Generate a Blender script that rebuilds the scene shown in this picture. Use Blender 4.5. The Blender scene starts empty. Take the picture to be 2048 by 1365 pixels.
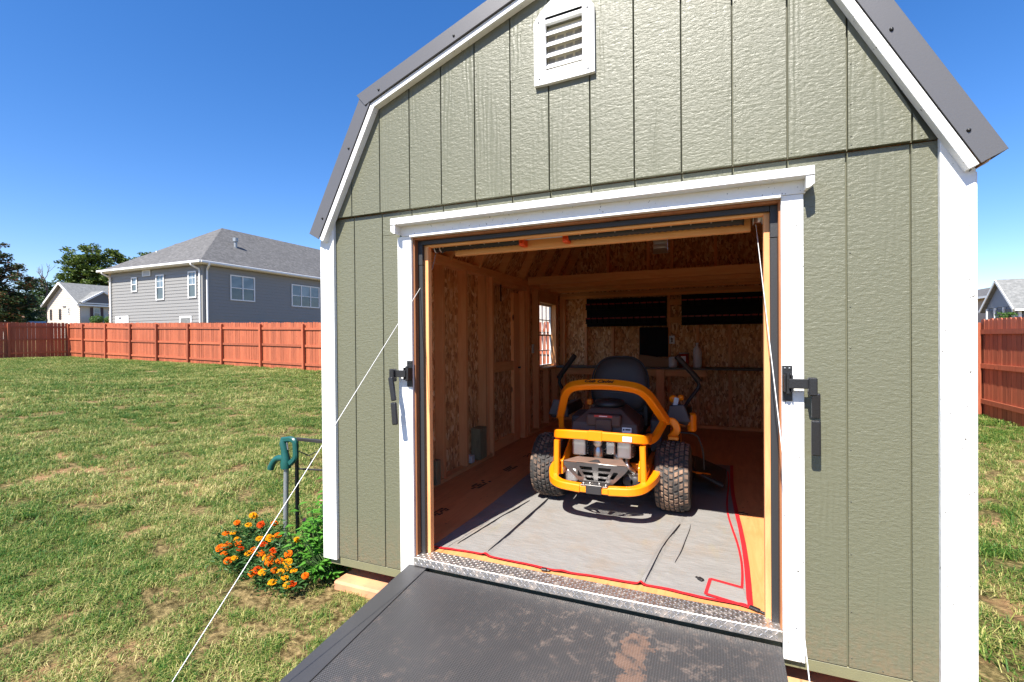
import bpy, math, random
from mathutils import Vector, Matrix, noise
import numpy as np
R = math.radians
sc = bpy.context.scene
rng = random.Random(7)

# ------------------------------------------------------------------ camera
cam_d = bpy.data.cameras.new('camera'); cam = bpy.data.objects.new('camera', cam_d)
sc.collection.objects.link(cam); sc.camera = cam
cam_d.sensor_width = 36; cam_d.lens = 36*955.6/2048
cam_d.clip_start = 0.05; cam_d.clip_end = 3000
_y, _p, _r = R(22.82), R(-.35), R(-.48)
_s, _c = math.sin(_y), math.cos(_y)
_rt = Vector((_c, _s, 0)); _fw = Vector((-_s, _c, 0)); _z = Vector((0, 0, 1))
F = _fw*math.cos(_p) + _z*math.sin(_p); U = _z*math.cos(_p) - _fw*math.sin(_p)
RR = _rt*math.cos(_r) + U*math.sin(_r); UU = U*math.cos(_r) - _rt*math.sin(_r)
cam.matrix_world = Matrix(((RR.x, UU.x, -F.x, 2.183), (RR.y, UU.y, -F.y, -2.24), (RR.z, UU.z, -F.z, 1.209), (0, 0, 0, 1)))

# ------------------------------------------------------------------ sky, sun, exposure
SUN_TRAVEL = Vector((.18, 1.0, -1.30)).normalized()
el = math.asin(-SUN_TRAVEL.z); az = math.atan2(-SUN_TRAVEL.x, -SUN_TRAVEL.y)
w = bpy.data.worlds.new('World'); sc.world = w; w.use_nodes = True
nt = w.node_tree; bg = nt.nodes['Background']
sky = nt.nodes.new('ShaderNodeTexSky'); sky.sky_type = 'NISHITA'; sky.sun_disc = False
sky.sun_elevation = el; sky.sun_rotation = az % (2*math.pi)
sky.altitude = 200; sky.air_density = 1.0; sky.dust_density = 0.3; sky.ozone_density = 5.0
hs = nt.nodes.new('ShaderNodeHueSaturation'); hs.inputs['Saturation'].default_value = 1.26; hs.inputs['Hue'].default_value = .504
nt.links.new(sky.outputs[0], hs.inputs['Color']); tint = nt.nodes.new('ShaderNodeMixRGB'); tint.blend_type = 'MULTIPLY'; tint.inputs[0].default_value = 1; tint.inputs[2].default_value = (.600, .520, .535, 1)
nt.links.new(hs.outputs[0], tint.inputs[1]); nt.links.new(tint.outputs[0], bg.inputs[0])
bg.inputs[1].default_value = 0.15
sun_d = bpy.data.lights.new('sun', 'SUN'); sun_d.energy = 4.0; sun_d.angle = R(.53); sun_d.color = (1, .95, .87)
sun = bpy.data.objects.new('sun', sun_d); sc.collection.objects.link(sun)
sun.rotation_euler = SUN_TRAVEL.to_track_quat('-Z', 'Y').to_euler()
sc.view_settings.view_transform = 'Standard'; sc.view_settings.look = 'None'
sc.view_settings.exposure = 1.45; sc.view_settings.gamma = 1
sc.view_settings.use_curve_mapping = False
sc.cycles.max_bounces = 10; sc.cycles.diffuse_bounces = 8; sc.cycles.glossy_bounces = 4
sc.cycles.transparent_max_bounces = 12; sc.cycles.use_denoising = True
sc.cycles.sample_clamp_indirect = 8

# ------------------------------------------------------------------ materials
class N:
    """small node-tree writer"""
    def __init__(s, name):
        s.m = bpy.data.materials.new(name); s.m.use_nodes = True
        s.t = s.m.node_tree; s.b = s.t.nodes['Principled BSDF']; s.o = s.t.nodes['Material Output']
    def n(s, typ, **kw):
        x = s.t.nodes.new('ShaderNode'+typ)
        for k, v in kw.items():
            if k in x.inputs: s.set(x.inputs[k], v)
            else: setattr(x, k, v)
        return x
    def set(s, inp, v):
        if isinstance(v, bpy.types.NodeSocket): s.t.links.new(v, inp)
        else:
            try: inp.default_value = v
            except Exception:
                inp.default_value = (*v, 1) if len(v) == 3 else v
    def p(s, **kw):
        for k, v in kw.items():
            k = {'Base': 'Base Color', 'Rough': 'Roughness', 'Metal': 'Metallic', 'Spec': 'Specular IOR Level'}.get(k, k)
            if k == 'Base Color' and isinstance(v, tuple): v = (*v, 1)
            s.set(s.b.inputs[k], v)
    def coord(s, scale=(1, 1, 1), rot=(0, 0, 0), obj=True, shift=None):
        if obj: v = s.n('TexCoord').outputs['Object']
        else: v = s.n('NewGeometry').outputs['Position']
        if shift:   # a different place in the pattern for each object
            oi = s.n('ObjectInfo').outputs['Random']
            m = s.n('Math', operation='MULTIPLY'); s.set(m.inputs[0], oi); m.inputs[1].default_value = shift
            cx = s.n('CombineXYZ'); s.set(cx.inputs[0], m.outputs[0]); s.set(cx.inputs[1], m.outputs[0]); s.set(cx.inputs[2], m.outputs[0])
            a = s.n('VectorMath', operation='ADD'); s.set(a.inputs[0], v); s.set(a.inputs[1], cx.outputs[0]); v = a.outputs[0]
        mp = s.n('Mapping'); s.set(mp.inputs['Vector'], v); mp.inputs['Scale'].default_value = scale; mp.inputs['Rotation'].default_value = rot
        return mp.outputs[0]
    def noise(s, vec, sc=5, det=4, rough=.5, dist=0):
        x = s.n('TexNoise'); s.set(x.inputs['Vector'], vec)
        x.inputs['Scale'].default_value = sc; x.inputs['Detail'].default_value = det
        x.inputs['Roughness'].default_value = rough; x.inputs['Distortion'].default_value = dist
        return x.outputs['Fac']
    def ramp(s, fac, *stops):
        x = s.n('ValToRGB'); s.set(x.inputs[0], fac); e = x.color_ramp.elements
        while len(e) < len(stops): e.new(.5)
        for i, (p, c) in enumerate(stops):
            e[i].position = p; e[i].color = (*c, 1) if isinstance(c, tuple) else (c, c, c, 1)
        return x.outputs[0]
    def mix(s, fac, a, b, typ='MIX'):
        x = s.n('MixRGB', blend_type=typ)
        for i, v in enumerate((fac, a, b)):
            if isinstance(v, tuple): v = (*v, 1)
            s.set(x.inputs[i], v)
        return x.outputs[0]
    def bump(s, h, dist=.01, strength=1):
        x = s.n('Bump'); s.set(x.inputs['Height'], h); x.inputs['Distance'].default_value = dist; x.inputs['Strength'].default_value = strength
        if s.b.inputs['Normal'].is_linked:
            s.set(x.inputs['Normal'], s.b.inputs['Normal'].links[0].from_socket)
        s.set(s.b.inputs['Normal'], x.outputs[0])
    def math(s, op, a, b=0.):
        x = s.n('Math', operation=op); s.set(x.inputs[0], a); s.set(x.inputs[1], b); return x.outputs[0]

def flat(name, c, rough=.5, metal=0, spec=.5, grain=0, dirt=0):
    k = N(name); base = c
    if dirt:
        v = k.coord(shift=9); f = k.noise(v, 9, 5, .6)
        base = k.mix(k.ramp(f, (.42, 0.), (.75, dirt)), c, tuple(x*.35+.04 for x in c))
    k.p(Base=base, Rough=rough, Metal=metal, Spec=spec)
    if grain: k.bump(k.noise(k.coord(shift=5), 260, 2), grain)
    return k.m

def wood(name, light, dark, scale=(3, 3, .35), knots=True, rough=.7, vivid=1.0):
    k = N(name); v = k.coord(scale=scale, shift=37)
    g = k.noise(v, 9, 6, .62, 1.2); g2 = k.noise(v, 60, 3, .6)
    big = k.noise(k.coord(shift=11), 1.6, 2)
    c = k.ramp(g, (.3, dark), (.62, light))
    c = k.mix(k.ramp(big, (.35, 0.), (.7, .35)), c, tuple(x*.72 for x in light))
    c = k.mix(k.math('MULTIPLY', g2, .25), c, dark)
    if knots:
        vo = k.n('TexVoronoi', feature='F1'); k.set(vo.inputs['Vector'], k.coord(scale=(1, 1, .45), shift=23)); vo.inputs['Scale'].default_value = 4.2
        c = k.mix(k.ramp(vo.outputs['Distance'], (.045, 1.), (.085, 0.)), c, (dark[0]*.35, dark[1]*.28, dark[2]*.3))
    # tint per piece
    oi = k.n('ObjectInfo').outputs['Random']
    hsv = k.n('HueSaturation'); k.set(hsv.inputs['Color'], c); k.set(hsv.inputs['Value'], k.math('ADD', k.math('MULTIPLY', oi, .3), .84))
    hsv.inputs['Saturation'].default_value = vivid
    k.p(Base=hsv.outputs[0], Rough=rough); k.bump(g, .0012); k.bump(g2, .0006)
    return k.m

M = {}
# olive painted siding with a pressed cedar grain
def siding_mat(name, base):
    k = N(name)
    v = k.coord(shift=61)
    vz = k.coord(scale=(10, 10, 1.3), shift=61)
    gr = k.noise(vz, 3.0, 5, .6, 1.8)                              # long figure running up the board
    rings = k.n('TexWave', wave_type='BANDS', bands_direction='X', wave_profile='SIN'); k.set(rings.inputs['Vector'], k.coord(scale=(1, 1, .16), shift=61))
    rings.inputs['Scale'].default_value = 13; rings.inputs['Distortion'].default_value = 8; rings.inputs['Detail'].default_value = 3; rings.inputs['Detail Scale'].default_value = 1.4
    rip = k.noise(k.coord(scale=(1.1, 1, 2.6), shift=61), 34, 5, .66, .35)    # cross ripples
    med = k.noise(k.coord(scale=(1, 1, .6), shift=17), 70, 3, .6)
    zone = k.ramp(k.noise(k.coord(scale=(7, 7, .9), shift=61), 1.1, 2), (.50, 0.), (.70, .75))
    h = k.mix(zone, k.math('ADD', k.math('MULTIPLY', rip, .8), k.math('MULTIPLY', med, .22)), k.math('ADD', k.math('MULTIPLY', rings.outputs['Fac'], .36), k.math('MULTIPLY', rip, .45)))
    c = k.mix(k.ramp(gr, (.35, 0.), (.7, .10)), base, tuple(x*.86 for x in base))
    low = k.noise(k.coord(shift=3), 1.1, 3)
    c = k.mix(k.ramp(low, (.4, 0.), (.7, .12)), c, tuple(x*1.15 for x in base))
    sz = k.n('SeparateXYZ'); k.set(sz.inputs[0], k.n('TexCoord').outputs['Object'])
    spl = k.math('MULTIPLY', k.ramp(k.math('ADD', sz.outputs[2], k.math('MULTIPLY', k.noise(v, 5, 6, .7), .35)), (.16, 1.), (.52, 0.)), k.ramp(k.noise(v, 38, 3, .7), (.42, .12), (.66, .75)))
    c = k.mix(k.math('MULTIPLY', spl, .55), c, (.27, .16, .09))
    k.p(Base=c, Rough=k.ramp(rip, (.3, .30), (.7, .46)), Spec=.5)
    k.bump(h, .0055, .8)
    return k.m
M['siding'] = siding_mat('olive_painted_siding', (.139, .139, .090))
M['nail'] = flat('painted_nail_head', (.10, .098, .07), .5); M['trim_nail'] = flat('trim_nail_head', (.30, .27, .23), .6)
M['groove'] = flat('olive_painted_groove', (.135, .134, .085), .6)
M['skirt'] = flat('olive_painted_skirt', (.20, .19, .105), .5, grain=.001, dirt=.3)

def white_mat():
    k = N('white_painted_wood'); v = k.coord(shift=31)
    sp = k.ramp(k.noise(v, 75, 2, .5), (.705, 0.), (.73, 1.))
    sc2 = k.ramp(k.noise(k.coord(scale=(1, 1, .3), shift=31), 14, 5, .7), (.68, 0.), (.75, .5))
    c = k.mix(sp, (.80, .80, .78), (.16, .15, .13)); c = k.mix(sc2, c, (.62, .60, .55))
    szz = k.n('SeparateXYZ'); k.set(szz.inputs[0], k.n('TexCoord').outputs['Object']); lo = k.math('MULTIPLY', k.ramp(k.math('ADD', szz.outputs[2], k.math('MULTIPLY', k.noise(v, 7, 6, .7), .3)), (.12, 1.), (.42, 0.)), k.ramp(k.noise(v, 45, 3, .7), (.45, .05), (.66, .8))); c = k.mix(k.math('MULTIPLY', lo, .5), c, (.45, .28, .17))
    k.p(Base=c, Rough=.45); k.bump(k.noise(k.coord(scale=(1, 1, .4), shift=31), 60, 4), .002); return k.m
M['white'] = white_mat()
M['pvc'] = flat('white_vinyl', (.78, .78, .76), .35)
M['cream_plastic'] = flat('cream_plastic', (.62, .58, .46), .45)
M['pine'] = wood('pine_framing', (.90, .45, .19), (.78, .32, .11))
M['pine_x'] = wood('pine_beam', (.90, .47, .18), (.76, .33, .11), scale=(.35, 3, 3))
M['pine_y'] = wood('pine_plate', (.88, .46, .18), (.74, .32, .11), scale=(3, .35, 3))
M['cedar'] = wood('red_brown_jamb', (.36, .15, .06), (.24, .085, .03))
M['treated'] = wood('grey_green_treated_block', (.30, .27, .15), (.17, .15, .08))
def osb_mat():
    k = N('oriented_strand_board')
    cols = []
    v = k.coord(scale=(1, 1, 1), shift=3)
    nv = k.n('TexNoise'); k.set(nv.inputs['Vector'], v); nv.inputs['Scale'].default_value = 14; nv.inputs['Detail'].default_value = 2
    dv = k.n('VectorMath', operation='MULTIPLY_ADD'); k.set(dv.inputs[0], nv.outputs['Color']); dv.inputs[1].default_value = (.05,)*3; k.set(dv.inputs[2], v)
    c = None
    for i, (rot, s) in enumerate(((.5, (46, 46, 15)), (-.7, (40, 40, 17)), (1.4, (50, 50, 19)))):
        mp = k.n('Mapping'); k.set(mp.inputs['Vector'], dv.outputs[0]); mp.inputs['Rotation'].default_value = (rot, rot, 0); mp.inputs['Scale'].default_value = s
        vo = k.n('TexVoronoi'); k.set(vo.inputs['Vector'], mp.outputs[0]); vo.inputs['Scale'].default_value = 1
        sep = k.n('SeparateColor'); k.set(sep.inputs[0], vo.outputs['Color'])
        col = k.ramp(sep.outputs[0], (.05, (.38, .155, .05)), (.35, (.60, .28, .10)), (.65, (.76, .41, .165)), (.95, (.90, .62, .34)))
        c = col if c is None else k.mix(k.ramp(sep.outputs[1], (.5, 0.), (.55, 1.)), c, col)
        hlast = sep.outputs[2]
    big = k.noise(k.coord(), 2.2, 2); c = k.mix(k.ramp(big, (.35, 0.), (.75, .3)), c, (.56, .25, .09))
    k.p(Base=c, Rough=.75); k.bump(hlast, .0015); return k.m
M['osb'] = osb_mat()
def ply_floor():
    k = N('plywood_floor'); g = k.noise(k.coord(scale=(3, .3, 1)), 7, 6, .6, 1.5)
    c = k.ramp(g, (.3, (.60, .245, .080)), (.65, (.74, .32, .120)))
    d = k.noise(k.coord(), 3.1, 5, .62); c = k.mix(k.ramp(d, (.5, 0.), (.72, .5)), c, (.54, .21, .065))
    s = k.ramp(k.noise(k.coord(), 42, 2), (.70, 0.), (.74, .8)); c = k.mix(s, c, (.12, .05, .02))
    k.p(Base=c, Rough=.6); k.bump(g, .001); return k.m
M['ply'] = ply_floor()
M['stamp'] = flat('black_ink', (.035, .022, .015), .8)
M['roof_metal'] = flat('charcoal_painted_metal', (.115, .112, .113), .38, .15, grain=.0004)
M['black_metal'] = flat('black_powder_coat', (.018, .018, .019), .38, grain=.0008)
M['iron'] = flat('dark_iron', (.045, .042, .042), .5, .4, dirt=.4)
M['rubber'] = flat('black_rubber', (.028, .028, .030), .55, grain=.0006)
M['steel'] = flat('bright_steel', (.50, .48, .46), .35, 1, dirt=.5)
M['guard_steel'] = flat('satin_steel_guard', (.13, .125, .125), .42, .6, dirt=.7)
M['rusty'] = flat('dusty_brown_steel', (.24, .15, .11), .6, .3, dirt=.4)
M['alu'] = flat('cast_aluminium', (.55, .56, .56), .33, .85, grain=.001, dirt=.4)
M['screw'] = flat('screw_head', (.03, .03, .03), .4, .6)
M['cable'] = flat('galvanised_cable', (.72, .72, .70), .45, .35)
M['galv'] = flat('galvanised_pipe', (.34, .36, .37), .5, .6, grain=.001, dirt=.5)
M['green_iron'] = flat('green_painted_casting', (.010, .085, .075), .32, dirt=.2)
M['orange'] = flat('orange_yellow_enamel', (.93, .245, .003), .33, grain=.0002)
M['bracket'] = flat('orange_red_bracket', (.80, .085, .012), .45)
M['black_plastic'] = flat('black_plastic', (.022, .020, .021), .42, grain=.0012)
M['vinyl'] = flat('black_seat_vinyl', (.050, .042, .038), .48, spec=.4, grain=.0012)
M['brown_plastic'] = flat('dark_brown_engine_cover', (.080, .048, .038), .5, spec=.3, grain=.0008)
M['grey_plastic'] = flat('slate_grey_plastic', (.075, .075, .085), .6)
M['label_white'] = flat('white_label', (.75, .75, .74), .5)
M['label_red'] = flat('red_label', (.45, .02, .02), .4)
M['cardboard'] = flat('brown_cardboard', (.30, .17, .085), .85)
M['red_plastic'] = flat('dark_red_plastic_bin', (.28, .012, .016), .4)
M['navy_plastic'] = flat('black_plastic_rack', (.010, .009, .011), .8, spec=.2)
M['shelf'] = flat('grey_green_shelf', (.10, .10, .075), .6, dirt=.3)
M['red_can'] = flat('red_can', (.30, .02, .015), .4)
M['milky'] = flat('milky_plastic', (.62, .60, .56), .4)

def plate_mat():   # lugs are geometry
    k = N('diamond_plate'); d = k.noise(k.coord(), 26, 5, .6)
    mud = k.ramp(d, (.52, .0), (.80, .7))
    k.p(Base=k.mix(mud, (.62, .58, .53), (.36, .22, .13)), Metal=k.ramp(mud, (0, .95), (1, .1)), Rough=k.ramp(mud, (0, .42), (1, .75))); return k.m
M['plate'] = plate_mat()
def ramp_mat():
    k = N('black_ramp_mat')
    v = k.coord(scale=(1, 1, 1)); ch = k.n('TexVoronoi', feature='F1'); k.set(ch.inputs['Vector'], k.coord(scale=(95, 125, 1))); ch.inputs['Scale'].default_value = 1; ch.inputs['Randomness'].default_value = 0
    smudge = k.math('MULTIPLY', k.ramp(k.noise(v, 2.3, 3, .5), (.40, .12), (.60, 1.)), k.ramp(k.noise(v, 19, 8, .80, .2), (.52, 0.), (.66, 1.)))
    # one clay track down the right half
    sx = k.n('SeparateXYZ'); k.set(sx.inputs[0], v)
    wob = k.math('ADD', sx.outputs[0], k.math('MULTIPLY', k.noise(k.coord(), 14, 6, .72), .30))
    tr = k.ramp(wob, (.0, 0.), (.001, 0.))
    band = k.math('MULTIPLY', k.math('GREATER_THAN', wob, .458), k.math('LESS_THAN', wob, .556))
    yy = k.math('ADD', sx.outputs[1], k.math('MULTIPLY', k.noise(k.coord(), 14, 5, .7), .14))
    band = k.math('MULTIPLY', band, k.math('LESS_THAN', yy, -.10))
    soft = k.ramp(k.noise(v, 20, 5, .7), (.36, 0.), (.52, 1.)); band = k.math('MULTIPLY', band, soft)
    speck = k.ramp(k.noise(v, 120, 2), (.70, 0.), (.76, 1.))
    base = k.mix(k.noise(v, 3, 4), (.036, .035, .036), (.060, .057, .056))
    c = k.mix(k.math('MULTIPLY', smudge, .36), base, (.34, .24, .18)); c = k.mix(k.math('MULTIPLY', band, .75), c, (.19, .115, .080))
    c = k.mix(k.math('MULTIPLY', speck, .30), c, (.34, .22, .15))
    k.p(Base=c, Rough=k.ramp(smudge, (0, .38), (1, .7)), Spec=.5); k.bump(k.ramp(ch.outputs['Distance'], (.2, 1.), (.45, 0.)), .0022, .7); return k.m
M['ramp'] = ramp_mat()
M['ramp_stile'] = flat('smooth_black_ramp_edge', (.046, .045, .046), .42, dirt=.35)

def cloth_mat():
    k = N('grey_tarpaulin'); v = k.coord()
    a = k.noise(k.coord(scale=(9, 45, 1)), 1.2, 4, .6, .4); st = k.noise(v, 3.4, 5, .62)
    c = k.mix(k.math('MULTIPLY', a, .5), (.265, .252, .236), (.160, .154, .148))
    c = k.mix(k.ramp(st, (.50, 0.), (.72, .55)), c, (.25, .19, .135))
    tr = k.ramp(k.noise(k.coord(scale=(5, 1, 1)), 1.6, 3), (.60, 0.), (.72, .35)); c = k.mix(tr, c, (.28, .25, .14))
    k.p(Base=c, Rough=.75, Spec=.3); k.bump(a, .006, .6); k.bump(k.noise(v, 9, 4), .012, .6); return k.m
M['cloth'] = cloth_mat()
M['red_tape'] = flat('red_binding', (.52, .016, .022), .6, grain=.001)

def tyre_mat():
    k = N('muddy_tyre_rubber'); v = k.coord(); d = k.noise(v, 7, 5, .6)
    c = k.mix(k.ramp(d, (.42, 0.), (.62, .75)), (.04, .036, .033), (.36, .22, .14)); k.p(Base=c, Rough=.8); k.bump(k.noise(v, 90, 3), .001); return k.m
M['tyre'] = tyre_mat()
M['tyre_side'] = flat('tyre_sidewall', (.035, .032, .030), .7, dirt=.4)

def fence_mat():
    k = N('red_stained_fence_wood'); g = k.noise(k.coord(scale=(4, 4, .25), shift=51), 9, 5, .6, .8)
    oi = k.n('ObjectInfo').outputs['Random']
    c = k.ramp(g, (.3, (.30, .070, .028)), (.68, (.44, .122, .055)))
    hsv = k.n('HueSaturation'); k.set(hsv.inputs['Color'], c); k.set(hsv.inputs['Value'], k.math('ADD', k.math('MULTIPLY', oi, .42), .76))
    vo = k.n('TexVoronoi'); k.set(vo.inputs['Vector'], k.coord(scale=(1, 1, .5), shift=23)); vo.inputs['Scale'].default_value = 5
    c2 = k.mix(k.ramp(vo.outputs['Distance'], (.04, .8), (.08, 0.)), hsv.outputs[0], (.12, .03, .014))
    k.p(Base=c2, Rough=.65); k.bump(g, .002); return k.m
M['fence'] = fence_mat()

def ground_mat():
    k = N('lawn_soil'); v = k.coord(obj=False)
    thatch = k.noise(v, 24, 6, .7); patch = k.noise(v, .55, 6, .62, .4); patch2 = k.noise(v, 2.1, 5, .6)
    g = k.ramp(thatch, (.36, (.022, .028, .007)), (.54, (.10, .095, .030)), (.72, (.32, .25, .10)))
    st = k.ramp(thatch, (.38, (.07, .045, .016)), (.64, (.42, .30, .14)))
    c = k.mix(k.ramp(patch, (.42, 0.), (.60, .8)), g, st)
    clay = k.ramp(patch2, (.53, 0.), (.64, 1.)); c = k.mix(k.math('MULTIPLY', clay, .65), c, (.42, .23, .12))
    k.p(Base=c, Rough=.95, Spec=.1); k.bump(thatch, .03); return k.m
M['ground'] = ground_mat()
def grass_mat():
    k = N('grass_blade'); v = k.coord(obj=False)
    isl = k.n('NewGeometry').outputs['Random Per Island']
    oi = k.n('ObjectInfo').outputs['Random']
    patch = k.noise(v, 2.2, 8, .75, .3); p2 = k.noise(v, .35, 3)
    f = k.math('ADD', k.math('MULTIPLY', isl, .75), k.math('MULTIPLY', k.math('SUBTRACT', patch, .5), 1.6))
    f = k.math('ADD', f, k.math('ADD', k.math('MULTIPLY', k.math('SUBTRACT', p2, .5), .8), -.02))
    c = k.ramp(f, (.0, (.042, .125, .014)), (.26, (.105, .205, .030)), (.47, (.235, .28, .056)), (.68, (.46, .42, .15)), (.96, (.66, .56, .26)))
    k.p(Base=c, Rough=.55, Spec=.3)
    tr = k.n('BsdfTranslucent'); k.set(tr.inputs['Color'], c)
    mx = k.n('MixShader'); mx.inputs[0].default_value = .28; k.set(mx.inputs[1], k.b.outputs[0]); k.set(mx.inputs[2], tr.outputs[0]); k.set(k.o.inputs[0], mx.outputs[0])
    return k.m
M['grass'] = grass_mat()
def leaf_mat(name, a, b, trans=.35, rough=.5, extra=None):
    k = N(name); isl = k.n('NewGeometry').outputs['Random Per Island']
    c = k.ramp(isl, (.0, a), (.9, b)) if not extra else k.ramp(isl, (.0, a), (.78, b), (.84, extra))
    k.p(Base=c, Rough=rough, Spec=.35); tr = k.n('BsdfTranslucent'); k.set(tr.inputs['Color'], c)
    mx = k.n('MixShader'); mx.inputs[0].default_value = trans; k.set(mx.inputs[1], k.b.outputs[0]); k.set(mx.inputs[2], tr.outputs[0]); k.set(k.o.inputs[0], mx.outputs[0])
    return k.m
M['pine_leaf'] = leaf_mat('pine_needles', (.028, .062, .008), (.12, .17, .022), .25)
M['dark_leaf'] = leaf_mat('dark_foliage', (.020, .042, .014), (.05, .08, .02), .25, extra=(.14, .05, .02))
M['mid_leaf'] = leaf_mat('mixed_foliage', (.022, .055, .014), (.06, .10, .025), .25)
M['marigold_leaf'] = leaf_mat('marigold_leaves', (.03, .09, .02), (.07, .16, .035), .3)
M['broad_leaf'] = leaf_mat('fresh_green_leaves', (.06, .21, .02), (.13, .34, .045), .35, .4)
M['hedge_leaf'] = leaf_mat('hedge_leaves', (.05, .11, .02), (.10, .19, .04), .3)
M['bark'] = flat('grey_bark', (.11, .085, .065), .9, grain=.02)
M['stem'] = flat('green_stem', (.08, .14, .04), .6)
M['petal_o'] = flat('orange_petals', (.60, .105, .001), .7, spec=.1); M['petal_r'] = flat('red_orange_petals', (.46, .040, .001), .7, spec=.1)
M['petal_y'] = flat('golden_petals', (.66, .25, .003), .7, spec=.1); M['petal_p'] = flat('pink_petals', (.75, .22, .22), .6)
def glass_mat(name, c, c2, rough=.08):
    k = N(name); k.p(Base=k.mix(k.ramp(k.noise(k.coord(scale=(.6, .6, 1), shift=5), 1.4, 2), (.4, 0.), (.6, 1.)), c, c2), Rough=rough, Spec=.9); return k.m
M['glass_far'] = glass_mat('window_glass', (.10, .14, .17), (.20, .25, .29))
M['glass_dark'] = glass_mat('dark_window_glass', (.04, .055, .06), (.08, .10, .10))
def clear():
    k = N('clear_glass'); g = k.n('BsdfGlossy'); g.inputs['Roughness'].default_value = .02
    t = k.n('BsdfTransparent'); mx = k.n('MixShader'); mx.inputs[0].default_value = .08
    k.set(mx.inputs[1], t.outputs[0]); k.set(mx.inputs[2], g.outputs[0]); k.set(k.o.inputs[0], mx.outputs[0]); return k.m
M['clear'] = clear()
M['h_siding'] = flat('grey_vinyl_siding', (.245, .238, .222), .5, dirt=.08); M['cream_siding'] = flat('cream_vinyl_siding', (.56, .50, .43), .6)
M['tan_siding'] = flat('tan_vinyl_siding', (.42, .33, .26), .6); M['blue_siding'] = flat('blue_grey_siding', (.26, .29, .33), .6)
M['dark_siding'] = flat('dark_grey_shakes', (.12, .12, .13), .6)
M['shutter'] = flat('maroon_shutter', (.07, .035, .035), .6)
def shingle(name, a, b):
    k = N(name); v = k.coord()
    br = k.n('TexBrick'); k.set(br.inputs['Vector'], k.coord(scale=(1, 1, 1))); br.inputs['Scale'].default_value = 3.0
    f = k.noise(v, 7, 6, .75); g = k.noise(v, 1.1, 2)
    vo = k.n('TexVoronoi'); k.set(vo.inputs['Vector'], k.coord(scale=(5, 5, 9))); vo.inputs['Scale'].default_value = 1
    se = k.n('SeparateColor'); k.set(se.inputs[0], vo.outputs['Color'])
    c = k.mix(k.ramp(f, (.35, 0.), (.65, 1.)), a, b); c = k.mix(k.math('MULTIPLY', se.outputs[0], .45), c, tuple(x*.55 for x in a))
    k.p(Base=c, Rough=.9, Spec=.2); k.bump(f, .02); return k.m
M['shingle'] = shingle('grey_shingles', (.095, .093, .092), (.18, .175, .17)); M['shingle_b'] = shingle('green_grey_shingles', (.17, .175, .17), (.26, .26, .25))
def stone():
    k = N('field_stone'); vo = k.n('TexVoronoi'); k.set(vo.inputs['Vector'], k.coord(scale=(2.5, 2.5, 5))); se = k.n('SeparateColor'); k.set(se.inputs[0], vo.outputs['Color'])
    k.p(Base=k.ramp(se.outputs[0], (.1, (.28, .14, .09)), (.5, (.42, .32, .24)), (.9, (.5, .46, .4))), Rough=.9); return k.m
M['stone'] = stone()
M['clay'] = flat('red_clay_soil', (.36, .15, .075), .95, grain=.01, dirt=.3)
def skid_mat():
    k = N('clay_stained_runner'); d = k.noise(k.coord(), 6, 5, .6)
    k.p(Base=k.mix(k.ramp(d, (.35, 0.), (.65, 1.)), (.52, .235, .13), (.60, .36, .17)), Rough=.85); k.bump(d, .004); return k.m
M['skid'] = skid_mat()

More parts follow.
